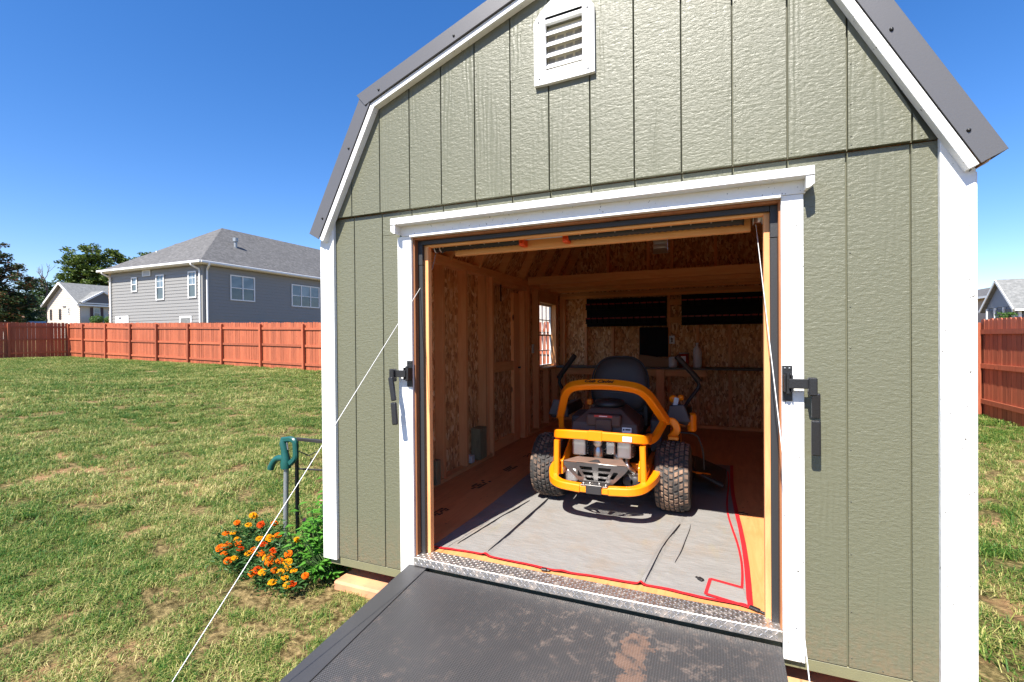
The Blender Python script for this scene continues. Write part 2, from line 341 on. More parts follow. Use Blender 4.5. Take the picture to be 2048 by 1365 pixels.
# ------------------------------------------------------------------ mesh helpers
class MB:
    def __init__(s): s.v = []; s.f = []; s.sm = []; s.mi = []; s.cur = 0
    def add(s, vs, fs, smooth=False):
        b = len(s.v); s.v += [tuple(x) for x in vs]
        for f in fs: s.f.append(tuple(i+b for i in f)); s.sm.append(smooth); s.mi.append(s.cur)
        return s
    def box(s, x0, x1, y0, y1, z0, z1, c=0):
        if x0 > x1: x0, x1 = x1, x0
        if y0 > y1: y0, y1 = y1, y0
        if z0 > z1: z0, z1 = z1, z0
        return s.prism([(x0, y0), (x1, y0), (x1, y1), (x0, y1)], z0, z1)
    def prism(s, pts, a0, a1, ax=2):
        """polygon pts (ccw) extruded along axis ax from a0 to a1"""
        def P(p, a): return {2: (p[0], p[1], a), 1: (p[0], a, p[1]), 0: (a, p[0], p[1])}[ax]
        n = len(pts); vs = [P(p, a0) for p in pts]+[P(p, a1) for p in pts]
        fs = [tuple(range(n))[::-1], tuple(range(n, 2*n))]+[(i, (i+1) % n, n+(i+1) % n, n+i) for i in range(n)]
        return s.add(vs, fs)
    def obox(s, c, size, rot=None):
        c = Vector(c); h = [x/2 for x in size]; m = rot or Matrix.Identity(3)
        vs = [c+m @ Vector((sx*h[0], sy*h[1], sz*h[2])) for sz in (-1, 1) for sx, sy in ((-1, -1), (1, -1), (1, 1), (-1, 1))]
        return s.add(vs, [(3, 2, 1, 0), (4, 5, 6, 7), (0, 1, 5, 4), (1, 2, 6, 5), (2, 3, 7, 6), (3, 0, 4, 7)])
    def beam(s, a, b, w, h, up=(0, 0, 1)):
        a, b = Vector(a), Vector(b); d = b-a; L = d.length; d.normalize(); x = d.cross(Vector(up))
        if x.length < 1e-4: x = d.cross(Vector((0, 1, 0)))
        x.normalize(); u = x.cross(d); m = Matrix((x, d, u)).transposed()
        return s.obox((a+b)/2, (w, L, h), m)
    def tube(s, pts, r, n=10, cap=True, sect=None, closed=False, up=None):
        """round tube, or the section sect [(a,b)..] along pts"""
        P = [Vector(p) for p in pts]; k = len(P)
        T = []
        for i in range(k):
            if closed: t = P[(i+1) % k]-P[i-1]
            else: t = P[min(i+1, k-1)]-P[max(i-1, 0)]
            T.append(t.normalized())
        u0 = Vector(up) if up else (Vector((0, 0, 1)) if abs(T[0].z) < .9 else Vector((0, 1, 0)))
        vs = []; rr = r if isinstance(r, (list, tuple)) else [r]*k
        for i in range(k):
            x = T[i].cross(u0)
            if x.length < 1e-5: x = Vector((1, 0, 0))
            x.normalize(); u = x.cross(T[i]).normalized()
            if not up: u0 = u
            sec = sect or [(math.cos(2*math.pi*j/n), math.sin(2*math.pi*j/n)) for j in range(n)]
            for a, b in sec: vs.append(P[i]+x*a*(rr[i] if not sect else 1)+u*b*(rr[i] if not sect else 1))
        m = len(sect) if sect else n; fs = []
        for i in range(k if closed else k-1):
            j2 = (i+1) % k
            for j in range(m): fs.append((i*m+j, i*m+(j+1) % m, j2*m+(j+1) % m, j2*m+j))
        s.add(vs, fs, smooth=not sect)
        if cap and not closed:
            s.add(vs[:m], [tuple(range(m))]); s.add(vs[-m:], [tuple(range(m))[::-1]])
        return s
    def lathe(s, prof, c=(0, 0, 0), ax='z', n=20, smooth=True):
        """prof [(r, h)..] turned round axis ax through c"""
        vs = []; k = len(prof)
        for r, h in prof:
            for j in range(n):
                a = 2*math.pi*j/n; p, q = r*math.cos(a), r*math.sin(a)
                vs.append({'z': (c[0]+p, c[1]+q, c[2]+h), 'x': (c[0]+h, c[1]+p, c[2]+q), 'y': (c[0]+q, c[1]+h, c[2]+p)}[ax])
        fs = [(i*n+j, i*n+(j+1) % n, (i+1)*n+(j+1) % n, (i+1)*n+j) for i in range(k-1) for j in range(n)]
        if prof[0][0] > 1e-6: fs.append(tuple(range(n))[::-1])
        if prof[-1][0] > 1e-6: fs.append(tuple(range((k-1)*n, k*n)))
        return s.add(vs, fs, smooth)
    def cyl(s, a, b, r, n=14): return s.tube([a, b], r, n)

def link(o, parent=None, loc=None):
    sc.collection.objects.link(o)
    if parent is not None: o.parent = parent
    if loc is not None: o.location = loc
    return o
def wloc(p):
    v = Vector((0, 0, 0))
    while p is not None: v += p.location; p = p.parent
    return v
def part(name, mb, mat, parent=None, bevel=0, local=False, seg=1):
    """ONE mesh object; vertices are given in world metres unless local"""
    me = bpy.data.meshes.new(name)
    off = Vector((0, 0, 0)) if local or parent is None else wloc(parent)
    me.from_pydata([(x-off.x, y-off.y, z-off.z) for x, y, z in mb.v], [], mb.f)
    me.polygons.foreach_set('use_smooth', mb.sm)
    mats = mat if isinstance(mat, (list, tuple)) else [mat]
    for m in mats: me.materials.append(M[m] if isinstance(m, str) else m)
    if len(mats) > 1: me.polygons.foreach_set('material_index', mb.mi)
    me.validate(); me.update()
    o = bpy.data.objects.new(name, me); link(o, parent)
    if bevel:
        b = o.modifiers.new('bevel', 'BEVEL'); b.width = bevel; b.segments = seg; b.limit_method = 'ANGLE'; b.angle_limit = R(40)
    return o
def copy(o, parent=None, loc=None, rot=None, name=None):
    c = o.copy(); sc.collection.objects.link(c); c.parent = parent
    if loc is not None: c.location = loc
    if rot is not None: c.rotation_euler = rot
    return c
def tag(o, label=None, cat=None, group=None, kind=None):
    if label: o['label'] = label
    if cat: o['category'] = cat
    if group: o['group'] = group
    if kind: o['kind'] = kind
    return o
def thing(name, label, cat, loc=(0, 0, 0), group=None):
    o = bpy.data.objects.new(name, None); o.empty_display_size = .2; link(o, loc=loc); return tag(o, label, cat, group)
def B(*a): return MB().box(*a)
def text(name, body, size, mat, parent, loc, rot, shear=0, extrude=.0004, bold=0, xs=1):
    cu = bpy.data.curves.new(name, 'FONT'); cu.body = body; cu.size = size; cu.shear = shear; cu.extrude = extrude; cu.offset = bold
    cu.align_x = 'CENTER'; cu.align_y = 'CENTER'; cu.resolution_u = 3
    t = bpy.data.objects.new('tmp', cu); sc.collection.objects.link(t)
    me = bpy.data.meshes.new_from_object(t.evaluated_get(bpy.context.evaluated_depsgraph_get()))
    bpy.data.objects.remove(t); me.materials.clear(); me.materials.append(M[mat])
    o = bpy.data.objects.new(name, me); link(o, parent); o.rotation_euler = rot; o.scale = (xs, 1, 1)
    o.location = Vector(loc)-wloc(parent); return o

# ------------------------------------------------------------------ ground
def gz(x, y):
    """height of the ground"""
    h = -.285
    if x < 0: h += .034*min(-x, 11.5)+.0167*max(0, min(-x, 30)-11.5)
    else: h -= .006*min(x, 8)
    if y > 12.6 and x < 0: h += min((y-12.6)*.12, 1.1)*min(1, -x/10)
    d = max(abs(x-1.5)-1.7, abs(y-2)-3.2)
    if d > 0: h += .03*min(1, d)*noise.noise(Vector((x*.35, y*.35, 0)))
    return h
def build_ground():
    xs = sorted(set([-800, -400, -200, -120, -80, -60, -48, -42]+[round(-38+.5*i, 2) for i in range(0, 101)]+[14, 18, 24, 34, 50, 80, 130, 250, 500, 800]))
    ys = sorted(set([-800, -300, -120, -50, -25, -15, -10]+[round(-8+.5*i, 2) for i in range(0, 49)]+[18, 21, 25, 30, 40, 60, 90, 150, 300, 800]))
    m = MB(); vs = [(x, y, gz(x, y)) for y in ys for x in xs]; n = len(xs)
    m.add(vs, [(j*n+i, j*n+i+1, (j+1)*n+i+1, (j+1)*n+i) for j in range(len(ys)-1) for i in range(n-1)], True)
    o = part('ground', m, 'ground'); tag(o, kind='structure')
build_ground()

# ------------------------------------------------------------------ fences
def fence(label, A, Bp, posts, z0, z1, inward, group=None, rail_gap=0.0, pw=.137, gap=.005, missing=()):
    """from A to B; posts = list of distances along it; inward = side with rails and posts"""
    A = Vector((*A, 0)); Bp = Vector((*Bp, 0)); d = (Bp-A); L = d.length; d.normalize(); nrm = Vector((-d.y, d.x, 0))*inward
    root = thing('wooden_fence', label, 'fence', (A.x, A.y, z0), 'red stained board fences')
    ang = math.atan2(d.y, d.x); mrot = Matrix((d, nrm, Vector((0, 0, 1)))).transposed()
    zat = lambda t: z0+(z1-z0)*t/L
    H = 1.80
    # picket with clipped corners, real thickness
    w2 = pw/2; pm = MB(); pm.prism([(-w2, 0), (w2, 0), (w2, H-.035), (w2-.028, H), (-w2+.028, H), (-w2, H-.035)], -.008, .008, ax=1)
    p0 = None; t = .02+w2; k = 0
    while t < L-w2:
        jz = rng.uniform(-.012, .012); tilt = rng.uniform(-.006, .006)
        q = A+d*t-nrm*.03; loc = Vector((q.x, q.y, zat(t)+.03+jz))-root.location
        if p0 is None:
            p0 = part('picket', pm, 'fence', root, local=True); o = p0
        else: o = copy(p0, root)
        o.location = loc; o.rotation_euler = (0, tilt, ang+rng.uniform(-.05, .05))
        t += pw+gap*rng.uniform(.3, 1.8); k += 1
    # posts
    pp = None
    for t in posts:
        q = A+d*t+nrm*.045; pz = zat(t)-.1
        if pp is None:
            m = MB(); m.prism([(-.045, -.045), (.045, -.045), (.045, .045), (-.045, .045)], 0, 1.87)
            pp = part('post', m, 'fence', root, local=True, bevel=.006); o = pp
        else: o = copy(pp, root)
        o.location = Vector((q.x, q.y, pz))-root.location; o.rotation_euler = (rng.uniform(-.008, .008), rng.uniform(-.012, .012), ang)
    ends = [0]+list(posts)+[L] if posts and posts[0] > .3 else list(posts)+[L]
    for a, b in zip(ends[:-1], ends[1:]):
        if b-a < .3: continue
        for hz in (.30, .97, 1.60):
            m = MB(); qa = A+d*(a+.047)+nrm*.0; qb = A+d*(b-.047)
            pa = Vector((qa.x, qa.y, zat(a)+hz+rng.uniform(-.01, .01))); pb = Vector((qb.x, qb.y, zat(b)+hz+rng.uniform(-.01, .01)))
            m.beam(pa, pb, .036, .085); part('rail', m, 'fence', root)
    return root
# main run behind the lawn; posts at the places they stand
_A = (-29.5, 12.1); _B = (6.80, 9.66)
def _along(px):
    a = (px-1024)/955.6; dx = F.x+RR.x*a; dy = F.y+RR.y*a
    ex, ey = _B[0]-_A[0], _B[1]-_A[1]; L = math.hypot(ex, ey); ex /= L; ey /= L
    # cam + s*(dx,dy) = A + t*(ex,ey)
    det = dx*(-ey)+dy*ex; rx, ry = _A[0]-2.183, _A[1]+2.24
    s = (rx*(-ey)+ry*ex)/det; return (2.183+s*dx-_A[0])*ex+(-2.24+s*dy-_A[1])*ey
posts = [_along(p) for p in (138.6, 167.6, 212.7, 261.7, 315, 377.7, 444.8, 522.8, 608.5)]
print('post distances', [round(p, 2) for p in posts])
posts[0] = .05
while posts[-1] < 34.5: posts.append(posts[-1]+2.3)
fence('long red stained board fence across the back of the lawn below the grey house', _A, _B, posts, .385, -.36, -1)
side = fence('shaded red board fence at the left edge with light through its gaps', (-29.5, 12.1), (-29.9, 2.4), [2.35, 4.7, 7.1, 9.4], .385, .30, 1, gap=.009)
fence('red board fence running toward the camera at the right of the shed', (6.80, 9.47), (6.80, -6.0), [.0+.06, 2.5, 4.95, 7.4, 9.9, 12.3], -.345, -.31, -1)

# ------------------------------------------------------------------ the shed
W = 3.05; CX = W/2; DP = 4.62
shed = thing('garden_shed', 'olive green barn-roofed garden shed with white trim and an open ramp door', 'shed', (CX, 0, -.15))
S = lambda name, mb, mat, bevel=0, **k: part(name, mb, mat, shed, bevel, **k)
O = [(-.045, 1.845), (.358, 2.605), (CX, 3.040)]          # outer roof edge, left half
def inset(d):
    """the same profile d metres inward (perpendicular)"""
    a, b, c = [Vector(p) for p in O]; n1 = Vector(((b-a).y, -(b-a).x)).normalized(); n2 = Vector(((c-b).y, -(c-b).x)).normalized()
    a2 = a+n1*d; c2 = Vector((CX, c.y-d/n2.dot(Vector((0, -1))))) if True else None
    # kink: intersection of offset lines
    p1 = a+n1*d; d1 = (b-a); p2 = b+n2*d; d2 = (c-b)
    den = d1.x*d2.y-d1.y*d2.x; t = ((p2.x-p1.x)*d2.y-(p2.y-p1.y)*d2.x)/den
    return [a2, p1+d1*t, c2]
mir = lambda p: (W-p[0], p[1])
def gable_top(x, d=.11):
    pr = inset(d); q = x if x <= CX else W-x
    a, b, c = pr
    if q < b.x: return a.y+(b.y-a.y)*(q-a.x)/(b.x-a.x)
    return b.y+(c.y-b.y)*(q-b.x)/(c.x-b.x)
# siding boards: the wall below the band, the gable above it; grooves between boards
edges = [0.006]+[.2385+.2024*i for i in range(14)]+[W-.006]
G = .0028
ox0, ox1, oz1 = .640, 2.455, 1.80
def board(x0, x1, z0, z1, y0, y1): return B(x0, x1, y0, y1, z0, z1)
for i in range(len(edges)-1):
    a, b = edges[i]+G, edges[i+1]-G
    segs = []
    if b <= ox0 or a >= ox1: segs = [(a, b, -.10, 1.925)]
    else:
        segs = [(a, b, oz1, 1.925)]
        if a < ox0: segs.append((a, ox0, -.10, oz1-.001))
        if b > ox1: segs.append((ox1, b, -.10, oz1-.001))
    for (p, q, z0, z1) in segs: S('siding_board', board(p, q, z0, z1, 0, .011), 'siding', .0015)
    # gable
    n = 2; pts = [(a, 1.93), (b, 1.93)]; top = []
    xs = [b]+[x for x in (inset(.11)[1].x, W-inset(.11)[1].x, CX) if a < x < b][::-1]+[a]
    xs = sorted(set(xs), reverse=True)
    for x in xs: top.append((x, min(gable_top(x), 2.97)))
    top = [p for p in top if p[1] > 1.94]
    poly = pts+top
    if gable_top(a) <= 1.94:
        xa = a
        while gable_top(xa) < 1.94: xa += .002
        poly = [(xa, 1.93), (b, 1.93)]+[p for p in top if p[0] > xa]
    if gable_top(b) <= 1.94:
        xb = b
        while gable_top(xb) < 1.94: xb -= .002
        poly = [(a, 1.93), (xb, 1.93)]+[p for p in top if p[0] < xb]
    # vent opening is cut out of the boards it crosses
    vx0, vx1, vz0, vz1 = 1.44, 1.62, 2.50, 2.72
    if a < vx1 and b > vx0:
        S('siding_board', board(a, b, 1.93, vz0, -.020, -.001), 'siding', .0015)
        S('siding_board', MB().prism([(a, vz1), (b, vz1)]+[p for p in top if p[1] > vz1+.001], -.020, -.001, ax=1), 'siding', .0015)
        if a < vx0: S('siding_board', board(a, vx0, vz0, vz1, -.020, -.001), 'siding')
        if b > vx1: S('siding_board', board(vx1, b, vz0, vz1, -.020, -.001), 'siding')
    else: S('siding_board', MB().prism(poly, -.020, -.001, ax=1), 'siding', .0015)
# dark backing inside the grooves: the sheathing behind the boards (with the door and vent holes left open)
bk = MB(); bk.box(.01, ox0, .0115, .018, -.10, 1.93); bk.box(ox1, W-.01, .0115, .018, -.10, 1.93); bk.box(ox0, ox1, .0115, .018, oz1, 1.93)
gp = inset(.030)
def gable_poly(x0, x1, zb):
    """gable outline between x0 and x1 above zb"""
    xs = sorted({x0, x1}|{x for x in (gp[1].x, CX, W-gp[1].x) if x0 < x < x1}, reverse=True)
    return [(x0, zb), (x1, zb)]+[(x, max(gable_top(x, .030), zb+.002)) for x in xs]
GD = .03
bk.prism(gable_poly(.02, vx0, 1.93), .0005, .007, ax=1); bk.prism(gable_poly(vx1, W-.02, 1.93), .0005, .007, ax=1)
bk.box(vx0, vx1, .0005, .007, 1.93, vz0); bk.prism(gable_poly(vx0, vx1, vz1), .0005, .007, ax=1)
S('sheathing', bk, 'groove')
# painted nail heads along the board edges and the band
nl = MB(); rn = random.Random(4)
def nail(m, x, z, y, r=.0032): m.lathe([(r, 0), (r*.8, -.0012), (0, -.0014)], (x, y, z), 'y', 6)
for i_, e_ in enumerate(edges[1:-1]):
    if i_ % 2 == 0:
        for q_ in range(9):
            z_ = 1.96+q_*.15+rn.uniform(-.02, .02)
            if z_ < gable_top(e_)-.06 and not (1.37 < e_ < 1.70 and z_ > 2.4): nail(nl, e_+.012, z_, -.0201)
        if e_ < .55 or e_ > 2.56:
            for q_ in range(10): nail(nl, e_+.012, -.06+q_*.2+rn.uniform(-.02, .02), -.0002)
for q_ in range(14): nail(nl, .12+q_*.215+rn.uniform(-.02, .02), 1.945, -.0201)
for x_ in (.15, .33, .52, 2.60, 2.78, 2.92): nail(nl, x_, -.088, -.0002)
tag(S('siding_nails', nl, 'nail'), kind='stuff')
nl = MB()
for x_ in (.580, .628, 2.455, 2.500):
    for q_ in range(6): nail(nl, x_+rn.uniform(-.006, .006), .03+q_*.33+rn.uniform(-.03, .03), -.0212, .0026)
for x_ in (.022, .080, 2.972, 3.03):
    for q_ in range(6): nail(nl, x_+rn.uniform(-.006, .006), -.05+q_*.33+rn.uniform(-.03, .03), -.0222, .0026)
tag(S('trim_nails', nl, 'trim_nail'), kind='stuff')
# skirt board and corner trim
S('skirt_board', B(.03, .70, .004, .040, -.152, -.104), 'skirt', .002)
S('skirt_board', B(2.44, W-.03, .004, .040, -.152, -.104), 'skirt', .002)
S('skirt_board', B(.70, 2.44, .006, .040, -.152, -.040), 'skirt', .002)
for sgn, (a, b) in ((0, (-.001, .100)), (1, (W-.100, W+.001))):
    top = [(a, 1.80), (b, 1.93)] if sgn == 0 else [(a, 1.93), (b, 1.80)]
    x = (a, b)
    S('corner_trim', MB().prism([(a, -.112), (b, -.112), (b, top[1][1] if sgn == 0 else 1.80), (a, 1.80 if sgn == 0 else 1.93)], -.022, -.0005, ax=1), 'white', .0015)
    xx = (-.006, -.0005) if sgn == 0 else (W+.0005, W+.006)
    S('corner_trim', B(xx[0], xx[1], -.0195, .09, -.112, 1.79), 'white', .0015)
# door trim
S('door_trim', B(.559, .650, -.021, -.0005, -.112, 1.777), 'white', .0015)
S('door_trim', B(2.440, 2.519, -.021, -.0005, -.112, 1.777), 'white', .0015)
hd = MB(); hd.prism([(.590, 1.778), (2.525, 1.778), (2.545, 1.83), (2.545, 1.864), (.560, 1.864), (.560, 1.83)], -.024, -.0005, ax=1)
header = S('header_trim', hd, 'white', .0015)
part('cap_strip', B(.556, 2.549, -.082, -.0245, 1.832, 1.868), 'white', header, .002)
part('cap_strip', MB().prism([(.556, 1.8315), (.556, 1.80), (.575, 1.785), (.585, 1.785), (.585, 1.8315)][::-1], -.078, -.0245, ax=1), 'white', header)
part('cap_strip', MB().prism([(2.520, 1.8315), (2.520, 1.785), (2.530, 1.785), (2.549, 1.80), (2.549, 1.8315)], -.078, -.0245, ax=1), 'white', header)
part('nosing', B(.652, 2.438, -.040, -.005, 1.768, 1.7775), 'white', header)
# door lining: outer jamb, seal, stop
for s in (0, 1):
    f = (lambda x: x) if s == 0 else (lambda x: 3.095-x)
    S('outer_jamb', B(f(.645), f(.662), -.004, .055, -.03, 1.768), 'cedar', .001)
    S('rubber_seal', B(f(.662), f(.690), .030, .050, -.002, 1.62), 'rubber', .002)
    S('rubber_seal', B(f(.655), f(.690), .028, .050, 1.6205, 1.757), 'rubber', .002)
    S('door_stop', B(f(.676), f(.712), .052, .088, 0.001, 1.745), 'pine', .002)
S('outer_jamb', B(.662, 2.433, -.003, .055, 1.757, 1.768), 'cedar', .001)
S('rubber_seal', B(.690, 2.405, .028, .050, 1.732, 1.756), 'rubber', .002)
S('door_stop', B(.712, 2.383, .052, .088, 1.722, 1.745), 'pine_x', .002)
# roof edge: white fascia and grey metal rake trim, both sides, then roof sheets
def strip(prof_out, prof_in, i, y0, y1, m=False, e0=0., e1=0.):
    a, b = Vector(prof_out[i]), Vector(prof_out[i+1]); c, d = Vector(prof_in[i]), Vector(prof_in[i+1])
    if e0: a = a-(b-a).normalized()*e0; c = c-(d-c).normalized()*e0
    pts = [a, b, d, c]; pts = [(p.x, p.y) for p in pts]
    if m: pts = [mir(p) for p in pts]
    else: pts = pts[::-1]
    return MB().prism(pts, y0, y1, ax=1)
i0, i1, i2, i3 = inset(0), inset(.083), inset(.085), inset(.116)
for m in (False, True):
    for i in (0, 1):
        S('fascia_board', strip(i2, i3, i, -.062, -.0205, m), 'white', .0015)
        o = S('rake_trim', strip(i0, i1, i, -.066 if i == 0 else -.072, -.0625 if i == 0 else -.063, m, e0=.0 if i == 0 else .035), 'roof_metal', .001)
        part('trim_lip', strip(inset(.074), i1, i, -.069 if i == 0 else -.075, -.0665 if i == 0 else -.0725, m), 'roof_metal', o)
        # screws
        a, b = Vector(inset(.055)[i]), Vector(inset(.055)[i+1]); L = (b-a).length
        for t in ([.12, .55] if i == 0 else [.09, .60, 1.05]):
            q = a+(b-a)*(t/L)
            q = mir(q) if m else (q.x, q.y)
            sm = MB().lathe([(.0068, 0), (.006, -.003), (.004, -.006), (0, -.006)], (q[0], -.066 if i == 0 else -.072, q[1]), 'y', 10); part('screw', sm, 'screw', o)
        # ribbed metal sheet
        a, b = Vector(i0[i]), Vector(i0[i+1]); n = Vector(((b-a).y, -(b-a).x)).normalized()
        if i == 0: a = a-(b-a).normalized()*.0
        th = .012; pts = [a, b, b+n*th, a+n*th]; pts = [(p.x, p.y) for p in pts]
        pts = [mir(p) for p in pts] if m else pts[::-1]
        sh = MB().prism(pts, -.050, DP+.06, ax=1)
        y = .1
        while y < DP:
            q = [a-n*.018, b-n*.018, b-n*.0005, a-n*.0005]; q = [(p.x, p.y) for p in q]; q = [mir(p) for p in q] if m else q[::-1]
            sh.prism(q, y, y+.03, ax=1); y += .229
        S('roof_sheet', sh, 'roof_metal')
        # deck board under it
        q = [a+n*.014, b+n*.014, b+n*.026, a+n*.026]; q = [(p.x, p.y) for p in q]; q = [mir(p) for p in q] if m else q[::-1]
        S('roof_deck', MB().prism(q, .018, DP-.02, ax=1), 'osb')
# side and back walls
def wall_rect(name, holes, x0, x1, mat):
    """sheet in the plane of x, y range 0.019..DP, with rectangular holes (y0,y1,z0,z1)"""
    m = MB(); ys = sorted({.019, DP}|{h[0] for h in holes}|{h[1] for h in holes})
    for a, b in zip(ys[:-1], ys[1:]):
        hs_ = [h for h in holes if h[0] <= a+1e-6 and h[1] >= b-1e-6]
        z = -.10
        for h in sorted(hs_, key=lambda h: h[2]):
            if h[2] > z: m.box(x0, x1, a, b, z, h[2])
            z = h[3]
        m.box(x0, x1, a, b, z, 1.86)
    return S(name, m, mat)
DOOR = (2.215, 3.10, .0, 1.775); WIN = (3.80, 4.36, .815, 1.675)
wall_rect('side_wall', [DOOR, WIN], .0, .0095, 'siding'); wall_rect('wall_sheathing', [DOOR, WIN], .010, .0165, 'osb')
wall_rect('side_wall', [], W-.0095, W, 'siding'); wall_rect('wall_sheathing', [], W-.0165, W-.010, 'osb')
def shp(d): p = inset(d); return [(p[0].x, p[0].y), (p[1].x, p[1].y), (p[2].x, p[2].y)]
gpt = shp(.030); outline = [(.017, 0), (W-.017, 0), (W-.017, 1.84), mir(gpt[1]), gpt[2], gpt[1], (.017, 1.84)]
bw = MB(); VB = (1.43, 1.62, 2.36, 2.60)   # vent hole in the back gable
bw.prism([(.017, 0), (W-.017, 0), (W-.017, 1.84), (.017, 1.84)], 4.603, 4.610, ax=1)
bw.prism([(.017, 1.84), (VB[0], 1.84), (VB[0], gable_top(VB[0], .030)), gpt[1]], 4.603, 4.610, ax=1)
bw.prism([(VB[1], 1.84), (W-.017, 1.84), mir(gpt[1]), (VB[1], gable_top(VB[1], .030))], 4.603, 4.610, ax=1)
bw.box(VB[0], VB[1], 4.603, 4.610, 1.84, VB[2]); bw.box(VB[0], VB[1], 4.603, 4.610, VB[3], 2.90)
S('wall_sheathing', bw, 'osb')
bo = MB(); bo.prism([(0, -.1), (W, -.1), (W, 1.845), (0, 1.845)], 4.611, DP, ax=1)
bo.prism([(.0, 1.846), (VB[0], 1.846), (VB[0], gable_top(VB[0], .030)), (gpt[1][0], gpt[1][1])], 4.611, DP, ax=1)
bo.prism([(VB[1], 1.846), (W, 1.846), mir(gpt[1]), (VB[1], gable_top(VB[1], .030))], 4.611, DP, ax=1)
bo.box(VB[0], VB[1], 4.611, DP, 1.846, VB[2]); bo.box(VB[0], VB[1], 4.611, DP, VB[3], 2.9)
S('rear_siding', bo, 'siding')
# framing: left wall
ZP = 1.83
for y0 in (.095, .815, 1.220, 1.625, 2.030, 2.070): S('stud', B(.018, .100, y0, y0+.037, .038, ZP), 'pine', .0015)
S('stud', B(.018, .112, 2.168, 2.206, .004, ZP), 'pine', .0015)
for y0 in (3.175, 3.250): S('stud', B(.018, .100, y0, y0+.040, .038, ZP), 'pine', .0015)
S('stud', B(.018, .100, 3.585, 3.645, .038, ZP), 'pine', .0015)
S('stud', B(.018, .100, 4.362, 4.400, .038, ZP), 'pine', .0015); S('stud', B(.018, .100, 4.44, 4.478, .038, ZP), 'pine')
S('stud', B(.018, .100, 3.99, 4.028, .038, .775), 'pine'); S('door_header', B(.018, .106, 2.208, 3.172, 1.778, ZP-.001), 'pine_y', .0015)
S('door_jamb', B(.018, .095, 3.110, 3.172, .004, 1.775), 'pine', .0015)
S('window_sill', B(.012, .150, 3.80, 4.36, .777, .812), 'pine_y', .002); S('window_header', B(.018, .100, 3.66, 4.36, 1.68, ZP-.001), 'pine_y', .0015)
S('window_reveal', B(.012, .100, 4.345, 4.361, .813, 1.678), 'pine')
S('sole_plate', B(.018, .105, .095, 2.165, .002, .037), 'pine_y', .0015); S('sole_plate', B(.018, .105, 3.175, 4.51, .002, .037), 'pine_y', .0015)
S('top_plate', B(.018, .106, .095, 4.51, ZP+.001, ZP+.039), 'pine_y', .0015); S('top_plate', B(.018, .102, .095, 4.51, ZP+.040, ZP+.078), 'pine_y', .0015)
# right wall
for k in range(11): S('stud', B(W-.106, W-.018, .12+.405*k, .158+.405*k, .038, ZP), 'pine')
S('sole_plate', B(W-.106, W-.018, .095, 4.51, .002, .037), 'pine_y'); S('top_plate', B(W-.106, W-.018, .095, 4.51, ZP+.001, ZP+.078), 'pine_y')
# back wall
for x0 in (.105, .145, .475, .86, 1.238, 1.617, 1.977, 2.365, 2.74): S('stud', B(x0, x0+.036, 4.515, 4.602, .038, 1.77), 'pine', .0015)
S('sole_plate', B(.11, W-.11, 4.515, 4.602, .002, .037), 'pine_x'); S('top_plate', B(.11, W-.11, 4.512, 4.602, 1.771, 1.808), 'pine_x', .0015); S('top_plate', B(.11, W-.11, 4.509, 4.602, 1.809, 1.850), 'pine_x', .0015)
for x0 in (1.35, 1.66, .8, 2.2): S('stud', B(x0, x0+.036, 4.515, 4.602, 1.851, min(gable_top(x0, .13), gable_top(x0+.036, .13))), 'pine')
# front wall framing
for x0 in (.11, .48, .60, 2.462, 2.60, 2.905): S('stud', B(x0, x0+.036, .019, .094, .038, 1.93), 'pine')
S('door_header', B(.64, 2.46, .019, .027, 1.772, 1.925), 'pine_x')
# roof trusses
for k, y in enumerate((.20, .78, 1.34, 1.90, 2.46, 3.04, 3.60, 4.12, 4.56)):
    tp = MB(); a, b, c = [Vector(p) for p in shp(.028)]; a2, b2, c2 = [Vector(p) for p in shp(.112)]
    for m in (False, True):
        for (p, q, r_, s_) in ((a, b, b2, a2), (b, c, c2, b2)):
            pts = [(v.x, v.y) for v in (p, q, r_, s_)]
            if p is a:
                pts[0] = (a.x+(b.x-a.x)*.11, a.y+(b.y-a.y)*.11); pts[3] = (a2.x+(b2.x-a2.x)*.05, a2.y+(b2.y-a2.y)*.05)
            pts = [mir(v) for v in pts] if m else pts[::-1]
            S('rafter', MB().prism(pts, y, y+.037, ax=1), 'pine_x', .0012)
    if k in (1, 2, 3, 4, 5, 6):
        g = Vector(shp(.07)[1])
        for m in (False, True):
            pts = [(g.x-.085, g.y-.20), (g.x+.09, g.y-.115), (g.x+.24, g.y+.03), (g.x+.21, g.y+.065), (g.x-.0, g.y+.0), (g.x-.12, g.y-.17)]
            pts = [mir(v) for v in pts][::-1] if m else pts
            S('gusset', MB().prism(pts, y-.012, y-.001, ax=1), 'pine_x')
# light plywood scraps lying between the trusses high on the left
S('plywood_scrap', MB().prism([(.44, 1.62), (.70, 1.55), (.73, 2.32), (.45, 2.30)], 2.405, 2.413), 'pine_x')
for y, z0, z1 in ((3.20, 1.852, 1.945), (3.66, 1.852, 1.94), (4.08, 1.852, 1.94), (4.36, 1.852, 1.94)):
    S('ceiling_joist', B(.11, W-.11, y, y+.037, z0, z1), 'pine_x', .0015)
